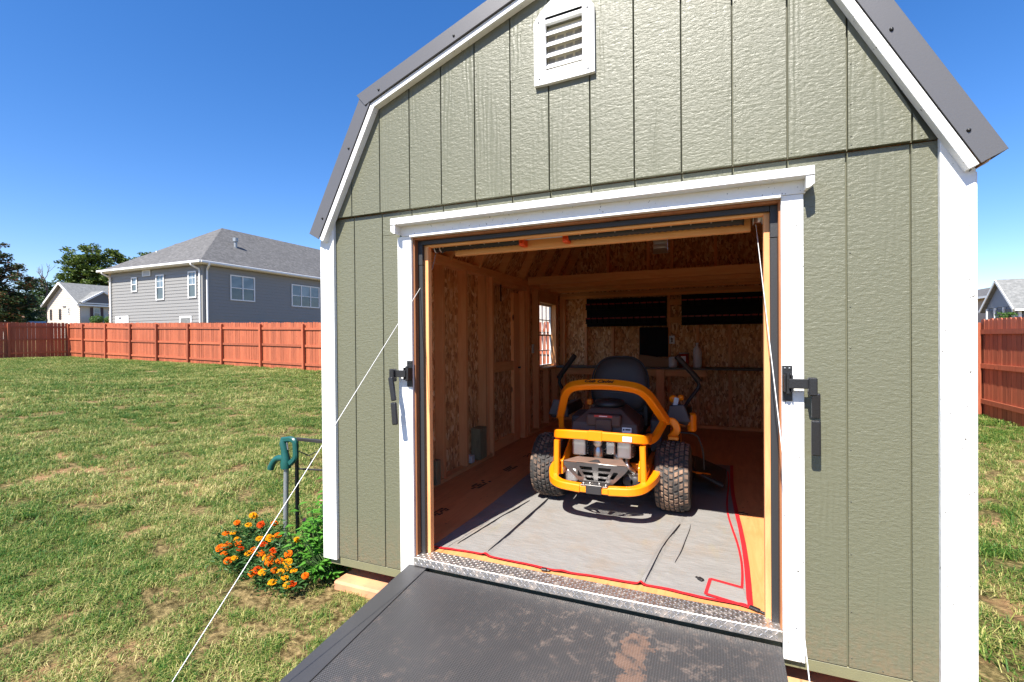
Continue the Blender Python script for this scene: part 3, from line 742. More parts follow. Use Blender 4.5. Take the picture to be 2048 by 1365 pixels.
# header board over the door with the spring shaft
S('spring_board', B(.80, 2.345, .200, .238, 1.690, 1.765), 'pine_x', .002)
S('spring_board', B(.712, 2.40, .100, .14, 1.80, 1.90), 'pine_x', .002)
for (a, b) in ((.685, 1.235), (1.492, 2.315)):
    pts = []; n = int((b-a)/.013)
    prof = []
    for i in range(n+1):
        prof.append((.0255 if i % 2 else .0225, a+(b-a)*i/n))
    sp = MB(); sp.lathe([(r_, h) for r_, h in prof], (0, .168, 1.738), 'x', 12)
    o = S('torsion_spring', sp, 'rubber')
    q = a+.07
    while q < b-.03:
        part('rivet', MB().lathe([(.004, 0), (.004, -.004), (0, -.005)], (q, .1430, 1.732), 'y', 6), 'steel', o); q += .088
S('spring_shaft', MB().cyl((1.235, .17, 1.742), (1.492, .17, 1.742), .0075, 10), 'steel')
for x in (1.237, 1.480):
    S('spring_bracket', B(x-.013, x+.018, .143, .199, 1.703, 1.765), 'bracket', .003)
    S('bolt', MB().lathe([(.008, 0), (.008, -.006), (0, -.007)], (x+.002, .143, 1.716), 'y', 6), 'bracket')
for x in (.715, 2.372):
    d = MB(); d.lathe([(.034, -.022), (.034, -.018), (.026, -.016), (.026, .012), (.034, .014), (.034, .018)], (x, .17, 1.742), 'x', 18); S('cable_drum', d, 'alu')
# cables down to the ramp
for nm, a, b in (('l', (.679, .150, 1.62), (.585, -1.52, -.125)), ('r', (2.362, .150, 1.705), (2.414, -1.235, -.140))):
    a = Vector(a); b = Vector(b); d = (b-a).normalized()
    S('lift_cable', MB().tube([a+(b-a)*i/12-Vector((0, 0, .010*math.sin(math.pi*i/12))) for i in range(13)], .0016, 6), 'cable')
S('lift_cable', MB().tube([(.700, .165, 1.735), (.679, .150, 1.62)], .0018, 6), 'steel')
# floor, threshold plate
fl = MB(); fl.box(.018, W-.018, .019, 2.438, -.020, 0); S('floor_panel', fl, 'ply', .001)
fl = MB(); fl.box(.018, W-.018, 2.441, 4.602, -.020, 0); S('floor_panel', fl, 'ply', .001)
for x in (.2, .8, 1.4, 2.0, 2.6): S('floor_joist', B(x, x+.04, .045, DP-.03, -.15, -.021), 'pine_y')
pl = MB(); pl.box(.655, 2.437, -.028, .075, .0005, .004); pl.box(.655, 2.437, -.031, -.0275, -.040, .004)
S('threshold_plate', pl, 'plate', .001)
lug = MB(); lx = .668; row = 0
def lugv(c, ang, up, ln=.011, wd=.0032, h=.0022):
    c = Vector(c); u = Vector(up)
    if abs(u.z) > .5: a = Vector((math.cos(ang), math.sin(ang), 0))
    else: a = Vector((math.cos(ang), 0, math.sin(ang)))
    b = u.cross(a); lug.add([c-a*ln, c-b*wd, c+a*ln, c+b*wd, c-a*ln*.5+u*h, c+a*ln*.5+u*h], [(0, 1, 4), (1, 5, 4), (1, 2, 5), (2, 3, 5), (3, 4, 5), (3, 0, 4)])
k = 0
while lx < 2.430:
    for j, y in enumerate((-.018, .000, .018, .036, .054, .068)): lugv((lx+(.0), y, .0041), R(45) if (k+j) % 2 else R(-45), (0, 0, 1))
    for j, z in enumerate((-.030, -.012)): lugv((lx, -.0311, z+.004), R(45) if (k+j) % 2 else R(-45), (0, -1, 0))
    lx += .019; k += 1
tag(part('tread_lug', lug, 'plate', shed), kind='stuff')
# ramp: a sloping door leaf with a left edge stile
rs = (-.205+.050)/1.78
def rz(y): return -.046+(-.046-y)*-.088
def slab(x0, x1, y0, y1, up, th):
    m = MB(); z = lambda y: -.048+(y+.048)*.088
    m.add([(x0, y0, z(y0)+up), (x1, y0, z(y0)+up), (x1, y1, z(y1)+up), (x0, y1, z(y1)+up), (x0, y0, z(y0)+up-th), (x1, y0, z(y0)+up-th), (x1, y1, z(y1)+up-th), (x0, y1, z(y1)+up-th)],
          [(0, 1, 2, 3), (7, 6, 5, 4), (4, 5, 1, 0), (5, 6, 2, 1), (6, 7, 3, 2), (7, 4, 0, 3)]); return m
ramp = S('ramp_door', slab(.735, 2.432, -1.83, -.048, 0, .045), 'ramp', .002)
part('edge_stile', slab(.617, .732, -1.83, -.004, .001, .045), 'ramp_stile', ramp, .002)
# latches folded back on each side
def latch(s):
    f = (lambda x: x) if s == 0 else (lambda x: 3.095-x)
    zt = 1.088
    pt = thing
    m = B(f(.618), f(.654), -.027, -.0215, .945, zt); base = S('latch_plate', m, 'black_metal', .001)
    part('screw', MB().lathe([(.004, 0), (.004, -.002), (0, -.003)], (f(.628), -.027, 1.078), 'y', 8), 'galv' if s else 'screw', base)
    part('screw', MB().lathe([(.004, 0), (.004, -.002), (0, -.003)], (f(.644), -.027, 1.078), 'y', 8), 'galv' if s else 'screw', base)
    m = MB(); m.box(f(.620), f(.626), -.065, -.0275, .985, 1.052); m.box(f(.646), f(.652), -.065, -.0275, .985, 1.052); part('hinge_ear', m, 'black_metal', base, .001)
    part('hinge_pin', MB().cyl((f(.636), -.052, .978), (f(.636), -.052, 1.06), .0085, 12), 'black_metal', base)
    arm = S('latch_arm', B(f(.556), f(.636), -.068, -.058, 1.000, 1.038), 'black_metal', .002)
    part('knuckle', B(f(.540), f(.570), -.085, -.050, .975, 1.045), 'black_metal', arm, .004)
    if s == 0:
        h = MB(); h.beam((f(.551), -.082, 1.000), (f(.577), -.090, .872), .030, .018, up=(0, 1, 0)); h2 = MB(); h2.beam((f(.573), -.088, .864), (f(.588), -.095, .742), .034, .020, up=(0, 1, 0))
    else:
        h = MB(); h.beam((f(.545), -.075, .985), (f(.543), -.062, .885), .030, .016, up=(0, 1, 0)); h2 = MB(); h2.beam((f(.542), -.056, .878), (f(.541), -.050, .735), .033, .018, up=(0, 1, 0))
    S('latch_handle', h, 'black_metal', .006, seg=3); S('latch_handle', h2, 'black_metal', .0075, seg=3)
latch(0); latch(1)
# gable vent
vt = MB(); n = 12
arc = [(1.389+(1.683-1.389)*i/n, 2.736+.110*math.sin(math.pi*i/n)**.8) for i in range(n+1)]
ih = (1.445, 1.627, 2.497, 2.722)
fy0, fy1 = -.042, -.0205
# frame as four pieces round the opening
vent = S('gable_vent', MB().box(ih[0]-.002, ih[1]+.002, -.004, -.002, ih[2], ih[3]), 'cream_plastic')
vf = MB(); vf.box(1.387, ih[0], fy0, fy1, 2.434, 2.73595); vf.box(ih[1], 1.684, fy0, fy1, 2.434, 2.73595); vf.box(ih[0], ih[1], fy0, fy1, 2.434, ih[2]); vf.box(ih[0], ih[1], fy0, fy1, ih[3], 2.7515)
vf.prism([(1.387, 2.736), (1.684, 2.736)]+[(x, z+.001) for x, z in arc[::-1]][1:-1], fy0, fy1, ax=1)
part('vent_frame', vf, 'pvc', vent, 0)
for k in range(4):
    z = ih[2]+.012+.053*k
    m = MB(); m.add([(ih[0], -.033, z+.008), (ih[1], -.033, z+.008), (ih[1], -.033, z), (ih[0], -.033, z), (ih[0], -.006, z+.040), (ih[1], -.006, z+.040), (ih[1], -.006, z+.034), (ih[0], -.006, z+.034)],
        [(3, 2, 1, 0), (4, 5, 6, 7), (0, 1, 5, 4), (2, 3, 7, 6), (0, 4, 7, 3), (1, 2, 6, 5)])
    part('vent_slat', m, 'pvc', vent)
    g = MB()
    for q in range(4):
        x0 = ih[0]+.010+.044*q
        for r_ in range(9): g.box(x0+.0036*r_, x0+.0036*r_+.0017, -.0175, -.0165, z-.022, z-.002)
    part('vent_screen', g, 'grey_plastic', vent)
for x, z in ((1.413, 2.735), (1.655, 2.735), (1.413, 2.462), (1.656, 2.455)): part('screw', MB().lathe([(.004, 0), (.004, -.002), (0, -.002)], (x, -.042, z), 'y', 8), 'screw', vent)
bv = S('rear_vent', B(VB[0]-.01, VB[1]+.01, 4.597, 4.602, VB[2]-.012, VB[2]-.001), 'cream_plastic')
for k in range(4):
    z = VB[2]+.06*k; m = MB(); m.add([(VB[0], 4.583, z+.056), (VB[1], 4.583, z+.056), (VB[1], 4.615, z), (VB[0], 4.615, z), (VB[0], 4.583, z+.060), (VB[1], 4.583, z+.060), (VB[1], 4.615, z+.004), (VB[0], 4.615, z+.004)],
        [(3, 2, 1, 0), (4, 5, 6, 7), (0, 1, 5, 4), (2, 3, 7, 6), (0, 4, 7, 3), (1, 2, 6, 5)]); part('vent_slat', m, 'cream_plastic', bv)
# side door leaf
dl = S('side_door', B(.004, .024, 2.217, 3.098, .003, 1.7735), 'osb', .001)
part('stile', B(.0245, .060, 2.226, 2.27, .012, 1.76), 'pine', dl); part('stile', B(.0245, .062, 2.855, 3.030, .012, 1.735), 'pine', dl, .0015)
part('rail', B(.0245, .058, 2.271, 2.854, .845, .950), 'pine_y', dl, .0015); part('rail', B(.0245, .058, 2.271, 2.854, .012, .11), 'pine_y', dl)
part('hinge', B(.100, .106, 2.395, 2.420, 1.60, 1.80), 'black_metal', dl); part('handle', B(.062, .085, 2.975, 3.01, .852, .872), 'black_metal', dl)
# window
wn = S('window', MB().box(.002, .03, 3.802, 3.822, .816, 1.674).box(.002, .03, 4.325, 4.3445, .816, 1.674).box(.002, .03, 3.822, 4.325, .816, .840).box(.002, .03, 3.822, 4.325, 1.652, 1.674).box(.002, .028, 3.822, 4.325, 1.235, 1.258), 'pvc')
mt = MB()
for z in (1.035, 1.455): mt.box(.010, .020, 3.822, 4.325, z-.006, z+.006)
for y in (3.99, 4.16): mt.box(.0095, .0205, y-.006, y+.006, .840, 1.235); mt.box(.0095, .0205, y-.006, y+.006, 1.258, 1.652)
part('muntin', mt, 'pvc', wn); part('pane', B(.0135, .0155, 3.823, 4.324, .841, 1.651), 'clear', wn)
# blocks nailed at the foot of the wall and small fittings
S('anchor_block', B(.106, .150, 1.02, 1.085, .038, .235), 'treated', .003); S('anchor_block', B(.02, .115, .93, 1.01, .04, .26), 'treated', .003)
S('anchor_block', B(.020, .12, 1.86, 2.00, .04, .34), 'treated', .003)
S('outlet_box', B(.02, .110, 1.70, 1.76, .045, .115), 'milky', .004)
S('wall_switch', B(.100, .122, 3.335, 3.375, 1.02, 1.13), 'milky', .003)
S('wall_ledge', B(.11, .135, 4.40, 4.50, .770, .80), 'shelf')
# fixed shelf across the back with a leg
sh = S('back_shelf', B(.12, W-.11, 4.17, 4.512, .790, .812), 'shelf', .002); part('shelf_leg', B(1.50, 1.60, 4.18, 4.216, .002, .789), 'pine', sh, .002); part('shelf_rail', B(.12, 2.1, 4.217, 4.250, .70, .788), 'pine_x', sh)
for x in (1.617, 1.78):
    for z in (1.395, 1.635): S('rack_cleat', B(1.655, 1.80, 4.490, 4.511, z, z+.075), 'pine_x') if x < 1.7 else None
for z in (1.36, 1.64): S('rack_cleat', B(.47, .52, 4.490, 4.5145, z, z+.075), 'pine_x')
# black ink stamps on the plywood
def ink(cx, cy, w_, h_, ang, seed):
    r_ = random.Random(seed); m = MB(); ca, sa = math.cos(ang), math.sin(ang)
    for row in range(3):
        x = -w_/2
        while x < w_/2:
            l = r_.uniform(.008, .03)
            if r_.random() < .75:
                y = (row-1)*h_*.36; hh = h_*.13
                q = [(x, y-hh), (x+l, y-hh), (x+l, y+hh), (x, y+hh)]
                m.add([(cx+a*ca-b*sa, cy+a*sa+b*ca, .0012) for a, b in q], [(0, 1, 2, 3)])
            x += l+.006
    tag(S('ink_stamp', m, 'stamp'), kind='stuff')
for a in ((.42, .62, .13, .07, 1.5, 1), (.40, 1.28, .24, .09, 1.5, 2), (.44, 1.84, .22, .08, 1.5, 3), (.42, 2.35, .16, .05, 1.5, 4)): ink(*a)
# runner under the corner and the soil below
S('foundation_runner', B(.075, 2.98, -.030, .22, -.36, -.235), 'skid', .012)
S('foundation_runner', B(.10, .30, .23, DP-.1, -.36, -.16), 'skid'); S('foundation_runner', B(W-.30, W-.10, .23, DP-.1, -.36, -.16), 'skid')

# the right half of the barn roof stands a little higher and wider than the left: bend every shed part to it
def settle(o):
    me = o.data; n = len(me.vertices); co = np.empty(n*3); me.vertices.foreach_get('co', co); co = co.reshape(-1, 3)
    x = co[:, 0]+CX; z = co[:, 2]-.15; k = np.clip((x-CX)/1.1, 0, 1)*np.clip((z-1.93)/.65, 0, 1)
    co[:, 2] += .034*k
    k2 = np.clip((x-CX)/1.05, 0, 1)*np.clip((z-2.25)/.3, 0, 1); co[:, 2] += .052*k2
    if any(w_ in o.name for w_ in ('fascia', 'rake', 'lip', 'roof', 'screw')): co[:, 0] -= .027*k2
    if any(w_ in o.name for w_ in ('fascia', 'rake', 'lip', 'roof', 'screw')): co[:, 0] += .026*np.clip((x-2.62)/.4, 0, 1)
    me.vertices.foreach_set('co', co.ravel()); me.update()
for o in list(shed.children):
    if o.type == 'MESH':
        settle(o)
        for c_ in o.children: settle(c_)

# ------------------------------------------------------------------ tarpaulin
def mat_z(x, y):
    z = .005+.0045*noise.noise(Vector((x*5, y*7, 0)))+.002*noise.noise(Vector((x*17, y*23, 3)))
    for (x0, y0, x1, y1, h, w_) in ((1.010, .100, 1.035, 1.24, .016, .016), (1.850, .12, 1.985, 1.10, .020, .011), (1.965, .30, 2.05, 1.10, .007, .012), (.80, .15, .93, 1.15, .006, .008), (1.46, .10, 1.56, .95, .008, .03), (2.30, .12, 2.31, 1.3, .006, .02)):
        t = ((x-x0)*(x1-x0)+(y-y0)*(y1-y0))/((x1-x0)**2+(y1-y0)**2)
        tc = min(1, max(0, t)); d = math.hypot(x-x0-(x1-x0)*tc, y-y0-(y1-y0)*tc)
        z += h*math.exp(-(d/w_)**2)*(.75 if 0 <= t <= 1 else .6)
    return max(z, .003)
tarp = thing('floor_mat', 'grey tarpaulin mat with red binding spread under the mower', 'tarpaulin', (1.5, 1.4, .002))
tm = MB(); nx, ny = 150, 190; fx = lambda v: .108+.010*math.sin(v*9)+.006*math.sin(v*23)
def tpos(u, v):
    x = .672+u*1.665+.012*math.sin(v*7)+(.018*v if u < .5 else .0); y0 = .118+.012*math.sin(u*11)-.004*math.sin(u*31); y = y0+v*2.53
    return x, y
vs = [];
for j in range(ny+1):
    for i in range(nx+1):
        x, y = tpos(i/nx, j/ny); vs.append((x, y, mat_z(x, y)))
tm.add(vs, [(j*(nx+1)+i, j*(nx+1)+i+1, (j+1)*(nx+1)+i+1, (j+1)*(nx+1)+i) for j in range(ny) for i in range(nx)], True)
part('cloth', tm, 'cloth', tarp)
def flap(p0, p1, wd, lift, bow=0.):
    m = MB(); n = 40; rows_ = 5; vs = []
    for i in range(n+1):
        t = i/n; e = math.sin(math.pi*min(1, max(.0, t)))**.35; x = p0[0]+(p1[0]-p0[0])*t+bow*math.sin(math.pi*t)+.002*math.sin(t*9); y = p0[1]+(p1[1]-p0[1])*t
        for k in range(rows_+1):
            q_ = k/rows_; xx = x-wd*(1-q_)*e; vs.append((xx, y, (mat_z(xx, y)+.0008)*(1-q_)+(.013+lift*e)*q_**1.6 if q_ > 0 else mat_z(xx, y)+.0008))
    c = rows_+1
    m.add(vs, [(i*c+k, i*c+k+1, (i+1)*c+k+1, (i+1)*c+k) for i in range(n) for k in range(rows_)], True)
    return part('fold', m, 'cloth', tarp)
flap((1.012, .150), (1.045, 1.16), .05, .015, .012); flap((1.868, .150), (1.985, .98), .045, .017, -.010); flap((1.990, .42), (2.045, 1.00), .025, .006, .01); flap((.80, .20), (.93, 1.05), .02, .006)
def edge_strip(uv, wdt, inw):
    m = MB(); pts = [tpos(u, v) for u, v in uv]; vs = []
    for (x, y) in pts:
        for k in (0, 1):
            xx, yy = x+inw[0]*(wdt*k-.004), y+inw[1]*(wdt*k-.004); vs.append((xx, yy, mat_z(xx, yy)+.0022+.001*(1-k)))
    m.add(vs, [(2*i, 2*i+2, 2*i+3, 2*i+1) for i in range(len(pts)-1)], True); return m
part('binding', edge_strip([(i/120, 0) for i in range(121)], .022, (0, 1)), 'red_tape', tarp)
part('binding', edge_strip([(1, i/120) for i in range(121)], .026, (-1, 0)), 'red_tape', tarp)
part('binding', edge_strip([(.972+.010*math.sin(i/12), i/120) for i in range(4, 110)], .012, (-1, 0)), 'red_tape', tarp)
# corner folded back
m = MB(); m.add([(2.145, .150, .010), (2.325, .105, .008), (2.305, .245, .022), (2.165, .275, .024)], [(0, 1, 2, 3)]); part('folded_corner', m, 'cloth', tarp)
for a, b in (((2.145, .150, .012), (2.165, .275, .027)), ((2.165, .275, .027), (2.305, .245, .025)), ((2.145, .15, .012), (2.325, .105, .011)), ((2.325, .105, .011), (2.330, .27, .013))):
    part('binding', MB().beam(a, b, .015, .003), 'red_tape', tarp)
def clip(x, y, ang, ln=.05):
    m = MB(); r_ = Matrix.Rotation(ang, 3, 'Z'); m.obox((x, y, .012), (ln, .022, .010), r_); m.obox(Vector((x, y, .010))+r_ @ Vector((ln*.75, 0, 0)), (ln*.6, .012, .007), r_); part('buckle', m, 'black_plastic', tarp, .003)
clip(1.370, .092, .1, .03); clip(2.345, .098, -.5, .045); clip(2.355, 1.33, .1, .04); clip(2.120, .285, 2.4, .03); clip(.660, .13, 1.5, .03)

# ------------------------------------------------------------------ mower
MX, MY, MZ = 1.485, 1.25, .010
mower = thing('riding_mower', 'orange zero-turn riding mower with black seat parked facing into the shed', 'lawn mower', (MX, MY, MZ))
class ML(MB): pass
def P(name, mb, mat, bevel=0, parent=None, **k):
    return part(name, mb, mat, parent or mower, bevel, local=True, **k)
def bend(pts, r=.05, n=6):
    """round the corners of a polyline"""
    P_ = [Vector(p) for p in pts]; out = [P_[0]]
    for i in range(1, len(P_)-1):
        a, b, c = P_[i-1], P_[i], P_[i+1]; rr = r[i-1] if isinstance(r, (list, tuple)) else r
        d1 = (a-b); d2 = (c-b); k = min(rr, d1.length*.49, d2.length*.49); p = b+d1.normalized()*k; q = b+d2.normalized()*k
        for j in range(n+1):
            t = j/n; out.append(p*(1-t)**2+b*2*t*(1-t)+q*t*t)
    out.append(P_[-1]); return out
def sq(w_, h_, c=.006):
    a, b = w_/2, h_/2; return [(-a+c, -b), (a-c, -b), (a, -b+c), (a, b-c), (a-c, b), (-a+c, b), (-a, b-c), (-a, -b+c)]
def rail(pts, w_, h_, r=.06, up=(0, 0, 1), n=6, mat='orange', name='frame_tube', **k):
    m = MB(); m.tube(bend(pts, r, n), 0, sect=sq(w_, h_), up=up); return P(name, m, mat, **k)
# rear tyre: casing, tread blocks, rim
def rear_wheel(x):
    r0, hw = .235, .117
    whl = part('rear_wheel', MB().lathe([(.085, -.05), (.105, -.09), (.150, -.112), (.195, -.113), (.216, -.104), (.224, -.085), (.2265, -.04), (.2265, .04), (.224, .085), (.216, .104), (.195, .113), (.150, .112), (.105, .09), (.085, .05)], (x, 0, r0), 'x', 48), 'tyre_side', mower, local=True)
    m = MB(); nb = 32
    for j in range(7):
        u = -.093+.031*j
        for i in range(nb):
            a = 2*math.pi*(i+.5*(j % 2)+.12*j)/nb; sk = .35 if j in (1, 2) else (-.35 if j in (4, 5) else 0)
            rr = .2245 if 0 < j < 6 else .219
            da = .078 if j in (0, 6) else .068; du = .0128
            vs = []
            for h, f in ((0, 1.0), (.0115, .80)):
                for (su, sa) in ((-1, -1), (1, -1), (1, 1), (-1, 1)):
                    uu = u+su*du*f; aa = a+sa*da*f+su*sk*.06; q = rr+h-(.010*(abs(uu)/.1)**4)
                    vs.append((x+uu, q*math.cos(aa), r0+q*math.sin(aa)))
            m.add(vs, [(0, 1, 5, 4), (1, 2, 6, 5), (2, 3, 7, 6), (3, 0, 4, 7), (4, 5, 6, 7)])
    tag(part('tread', m, 'tyre', whl, local=True), kind='stuff')
    part('rim', MB().lathe([(.0, -.03), (.05, -.03), (.09, -.075), (.112, -.085), (.112, .085), (.09, .075), (.05, .03), (0, .03)], (x, 0, r0), 'x', 28), 'black_metal', whl, local=True)
rear_wheel(-.440); rear_wheel(.440)
# horizontal U bumper at the rear
rail([(-.345, -.085, .298), (-.345, -.30, .277), (-.27, -.485, .243), (-.09, -.500, .235)], .056, .050, [.14, .14], name='rear_bumper', n=8)
rail([(.345, -.085, .298), (.345, -.30, .277), (.27, -.485, .243), (.09, -.500, .235)], .056, .050, [.14, .14], name='rear_bumper', n=8)
rail([(-.0895, -.500, .235), (.0895, -.500, .235)], .050, .044, name='rear_bumper')
P('hitch_plate', MB().prism([(-.088, .0), (.088, .0), (.088, .012), (.055, .012), (-.055, .012), (-.088, .012)], 0, .0, ax=1) if False else MB().box(-.085, .085, -.529, -.470, .261, .265), 'steel', .001)
P('hitch_plate', MB().box(-.050, .050, -.5335, -.5275, .212, .262), 'iron', .004)
tp = MB(); tp.prism([(-.052, -.030), (.052, -.030), (.062, -.015), (.062, .015), (.052, .030), (-.052, .030), (-.062, .015), (-.062, -.015)], .2655, .2700)
tp.v = [(a, b-.508, c) for a, b, c in tp.v]; P('hitch_plate', tp, 'steel', .001)
for x in (-.072, -.030, .030, .072): P('bolt', MB().lathe([(.0085, 0), (.0085, .006), (.004, .009), (0, .009)], (x, -.497, .2655 if abs(x) > .06 else .270), 'z', 8), 'steel')
# upper rear bar and its uprights
rail([(-.300, -.17, .520), (-.305, -.36, .543), (-.215, -.405, .554), (0, -.412, .557), (.215, -.405, .554), (.305, -.36, .543), (.300, -.17, .520)], .034, .058, [.07, .05, .01, .05, .07], name='rear_guard_bar', n=8)
P('guard_sleeve', MB().box(-.060, .034, -.4315, -.393, .526, .5882), 'orange', .003)
for s in (-1, 1):
    rail([(s*.283, -.375, .505), (s*.288, -.378, .27)], .036, .050, name='guard_upright', up=(0, 1, 0))
    # roll hoop lower arm, out and forward to the kink
    rail([(s*.295, -.175, .500), (s*.330, -.12, .512), (s*.385, .045, .615)], .040, .052, [.05], name='hoop_arm')
rail([(-.388, .040, .600), (-.340, -.055, .700), (-.292, -.150, .800), (-.235, -.195, .853), (-.12, -.215, .872), (0, -.218, .876), (.12, -.215, .872), (.235, -.195, .853), (.292, -.150, .800), (.340, -.055, .700), (.388, .040, .600)],
     .058, .056, [.03, .05, .09, .06, .02, .06, .09, .05, .03], name='roll_hoop', n=7, up=(0, -.72, .69))
text('lettering', 'Cub Cadet', .034, 'black_metal', mower, (MX-.030, MY-.2405, MZ+.8978), (R(46), 0, 0), shear=.45, bold=.0009, xs=1.32)
for s in (-1, 1): P('bolt', MB().lathe([(.011, -.006*s), (.011, .002*s), (0, .004*s)], (s*.412, .035, .600), 'x', 8), 'steel')
# main frame rails
for s in (-1, 1):
    rail([(s*.285, -.35, .300), (s*.285, .95, .300)], .045, .070, name='frame_rail')
    P('frame_plate', MB().prism([(-.36, .27), (.02, .27), (.06, .34), (.02, .46), (-.16, .47), (-.36, .36)], s*.250, s*.262, ax=0) if s > 0 else MB().prism([(-.36, .27), (.02, .27), (.06, .34), (.02, .46), (-.16, .47), (-.36, .36)], -.262, -.250, ax=0), 'orange', .002)
rail([(-.30, -.19, .318), (.30, -.19, .318)], .04, .05, name='cross_member')
P('decal', MB().box(.165, .222, -.4290, -.4284, .536, .569), 'label_white')
# steel guard plate below the engine
gp_ = MB()
def quad3(m, a, b, c, d, th=.004):
    a, b, c, d = map(Vector, (a, b, c, d)); n = (b-a).cross(d-a).normalized()*th; vs = [a, b, c, d, a+n, b+n, c+n, d+n]
    m.add(vs, [(3, 2, 1, 0), (4, 5, 6, 7), (0, 1, 5, 4), (1, 2, 6, 5), (2, 3, 7, 6), (3, 0, 4, 7)])
yt, zt, yb, zb_ = -.485, .392, -.455, .262     # upper and lower edge of the sloping face
def gpt_(u, v, half):  # v 0 top..1 bottom
    return (u*half, yt+(yb-yt)*v, zt+(zb_-zt)*v)
def hw_(v): return .205+(.105-.205)*max(0, (v-.20)/.80) if v > .20 else .205
# sloping face with slots: cells left open
rows = [0, .16, .34, .44, .62, .72, .88, 1.0]; cols = [-1, -.80, -.62, -.50, -.10, .02-.06, .10, .50, .62, .80, 1]
open_cells = {(1, 4): 1}
for ri in range(len(rows)-1):
    for ci in range(len(cols)-1):
        v0, v1 = rows[ri], rows[ri+1]; u0, u1 = cols[ci], cols[ci+1]
        if (ri in (1, 3, 5) and ci in (3, 6)) or (ri in (2, 3, 4) and ci in (1, 8)) : continue
        quad3(gp_, gpt_(u0, v1, hw_(v1)), gpt_(u1, v1, hw_(v1)), gpt_(u1, v0, hw_(v0)), gpt_(u0, v0, hw_(v0)))
P('guard_plate', gp_, 'guard_steel')
gt = MB(); gt.prism([(-.207, -.486), (.207, -.486), (.150, -.350), (-.150, -.350)], .3945, .3985); P('guard_plate', gt, 'rusty', .001)
em = MB(); em.prism([(-.050, -.468), (.035, -.472), (.005, -.400), (-.015, -.400)], .3988, .3994); P('emblem', em, 'iron')
em = MB(); em.prism([(-.032, -.461), (.020, -.464), (.002, -.420), (-.012, -.420)], .3995, .4000); P('emblem', em, 'guard_steel')
# engine
P('engine_block', MB().box(-.135, .135, -.16, .18, .345, .53), 'iron', .02)
for s in (-1, 1):
    c = MB()
    for k in range(7):
        z0 = .395+.018*k; c.box(s*.100, s*.205, -.245, -.13, z0, z0+.008)
    c.box(s*.11, s*.195, -.235, -.14, .39, .525); P('cylinder_head', c, 'alu', .002)
    P('valve_cover', MB().box(s*.105, s*.200, -.305, -.246, .395, .515), 'alu', .012, seg=2)
P('carburettor', MB().box(.035, .095, -.315, -.20, .420, .505), 'alu', .006)
P('carburettor', MB().lathe([(.030, 0), (.034, .02), (.034, .06), (.022, .08), (.022, .11), (.036, .13), (.036, .15)], (-.018, -.300, .385), 'z', 16), 'steel')
P('clamp', MB().lathe([(.026, -.010), (.031, -.006), (.031, .006), (.026, .010), (.020, .0)], (-.018, -.325, .495), 'y', 16), 'steel')
P('oil_filter', MB().lathe([(.0, -.05), (.030, -.048), (.034, -.04), (.034, .03), (.028, .045), (0, .047)], (.110, -.235, .395), 'y', 18), 'steel')
P('exhaust_pipe', MB().tube(bend([(-.15, -.23, .40), (-.15, -.28, .36), (-.02, -.30, .34), (.10, -.28, .33)], .03), .016, 10), 'steel')
P('exhaust_pipe', MB().tube(bend([(.16, -.23, .40), (.17, -.29, .34), (.21, -.25, .30)], .03), .016, 10), 'steel')
P('oil_pan', MB().box(-.19, .19, -.24, .1, .300, .343), 'iron', .01)
for s, a in ((1, .255), (1, .215)): P('hydro_unit', MB().lathe([(.028, -.03), (.040, -.02), (.040, .02), (.028, .03)], (a-.03, -.30, .255), 'y', 16), 'iron')
P('hydro_unit', MB().box(.17, .26, -.29, -.1, .20, .29), 'alu', .012)
P('hydro_unit', MB().box(-.26, -.17, -.29, -.1, .20, .29), 'alu', .012)
for i in range(5):
    a = rng.uniform(-.1, .1); P('hose', MB().tube(bend([(a, -.2, .53), (a+rng.uniform(-.06, .06), -.29, .49), (a+rng.uniform(-.1, .1), -.26, .42), (a+rng.uniform(-.1, .1), -.18, .38)], .03), .0045, 6), 'black_plastic' if i % 2 else 'steel')
# engine shroud: stepped cover with a round screen on top
sh_ = MB(); sh_.add([(-.235, -.225, .530), (.235, -.225, .530), (.225, .21, .530), (-.225, .21, .530), (-.225, -.205, .605), (.225, -.205, .605), (.205, .20, .605), (-.205, .20, .605), (-.105, -.135, .700), (.105, -.135, .700), (.105, .14, .700), (-.105, .14, .700)],
        [(3, 2, 1, 0), (0, 1, 5, 4), (1, 2, 6, 5), (2, 3, 7, 6), (3, 0, 4, 7), (4, 5, 9, 8), (5, 6, 10, 9), (6, 7, 11, 10), (7, 4, 8, 11), (8, 9, 10, 11)])
P('engine_cover', sh_, 'brown_plastic', .012, seg=3)
P('engine_cover', MB().box(-.120, .120, -.232, -.15, .585, .668), 'brown_plastic', .016, seg=3)
P('engine_cover', MB().box(-.055, .060, -.245, -.20, .535, .640), 'brown_plastic', .012, seg=3)
P('air_screen', MB().lathe([(.105, 0), (.112, .012), (.108, .030), (.090, .045), (.04, .052), (0, .052)], (0, .0, .700), 'z', 32), 'black_plastic')
P('decal', MB().box(-.062, .062, -.2335, -.2325, .650, .664), 'label_red'); P('decal', MB().box(-.028, .028, -.2345, -.2337, .6545, .6595), 'label_white')
P('decal', MB().obox((.158, -.222, .570), (.062, .002, .034), Matrix.Rotation(R(-14), 3, 'X')), 'label_white'); P('decal', MB().obox((.166, -.2245, .574), (.034, .001, .010), Matrix.Rotation(R(-14), 3, 'X')), 'stamp'); P('decal', MB().obox((.138, -.2245, .573), (.010, .001, .012), Matrix.Rotation(R(-14), 3, 'X')), 'stamp')
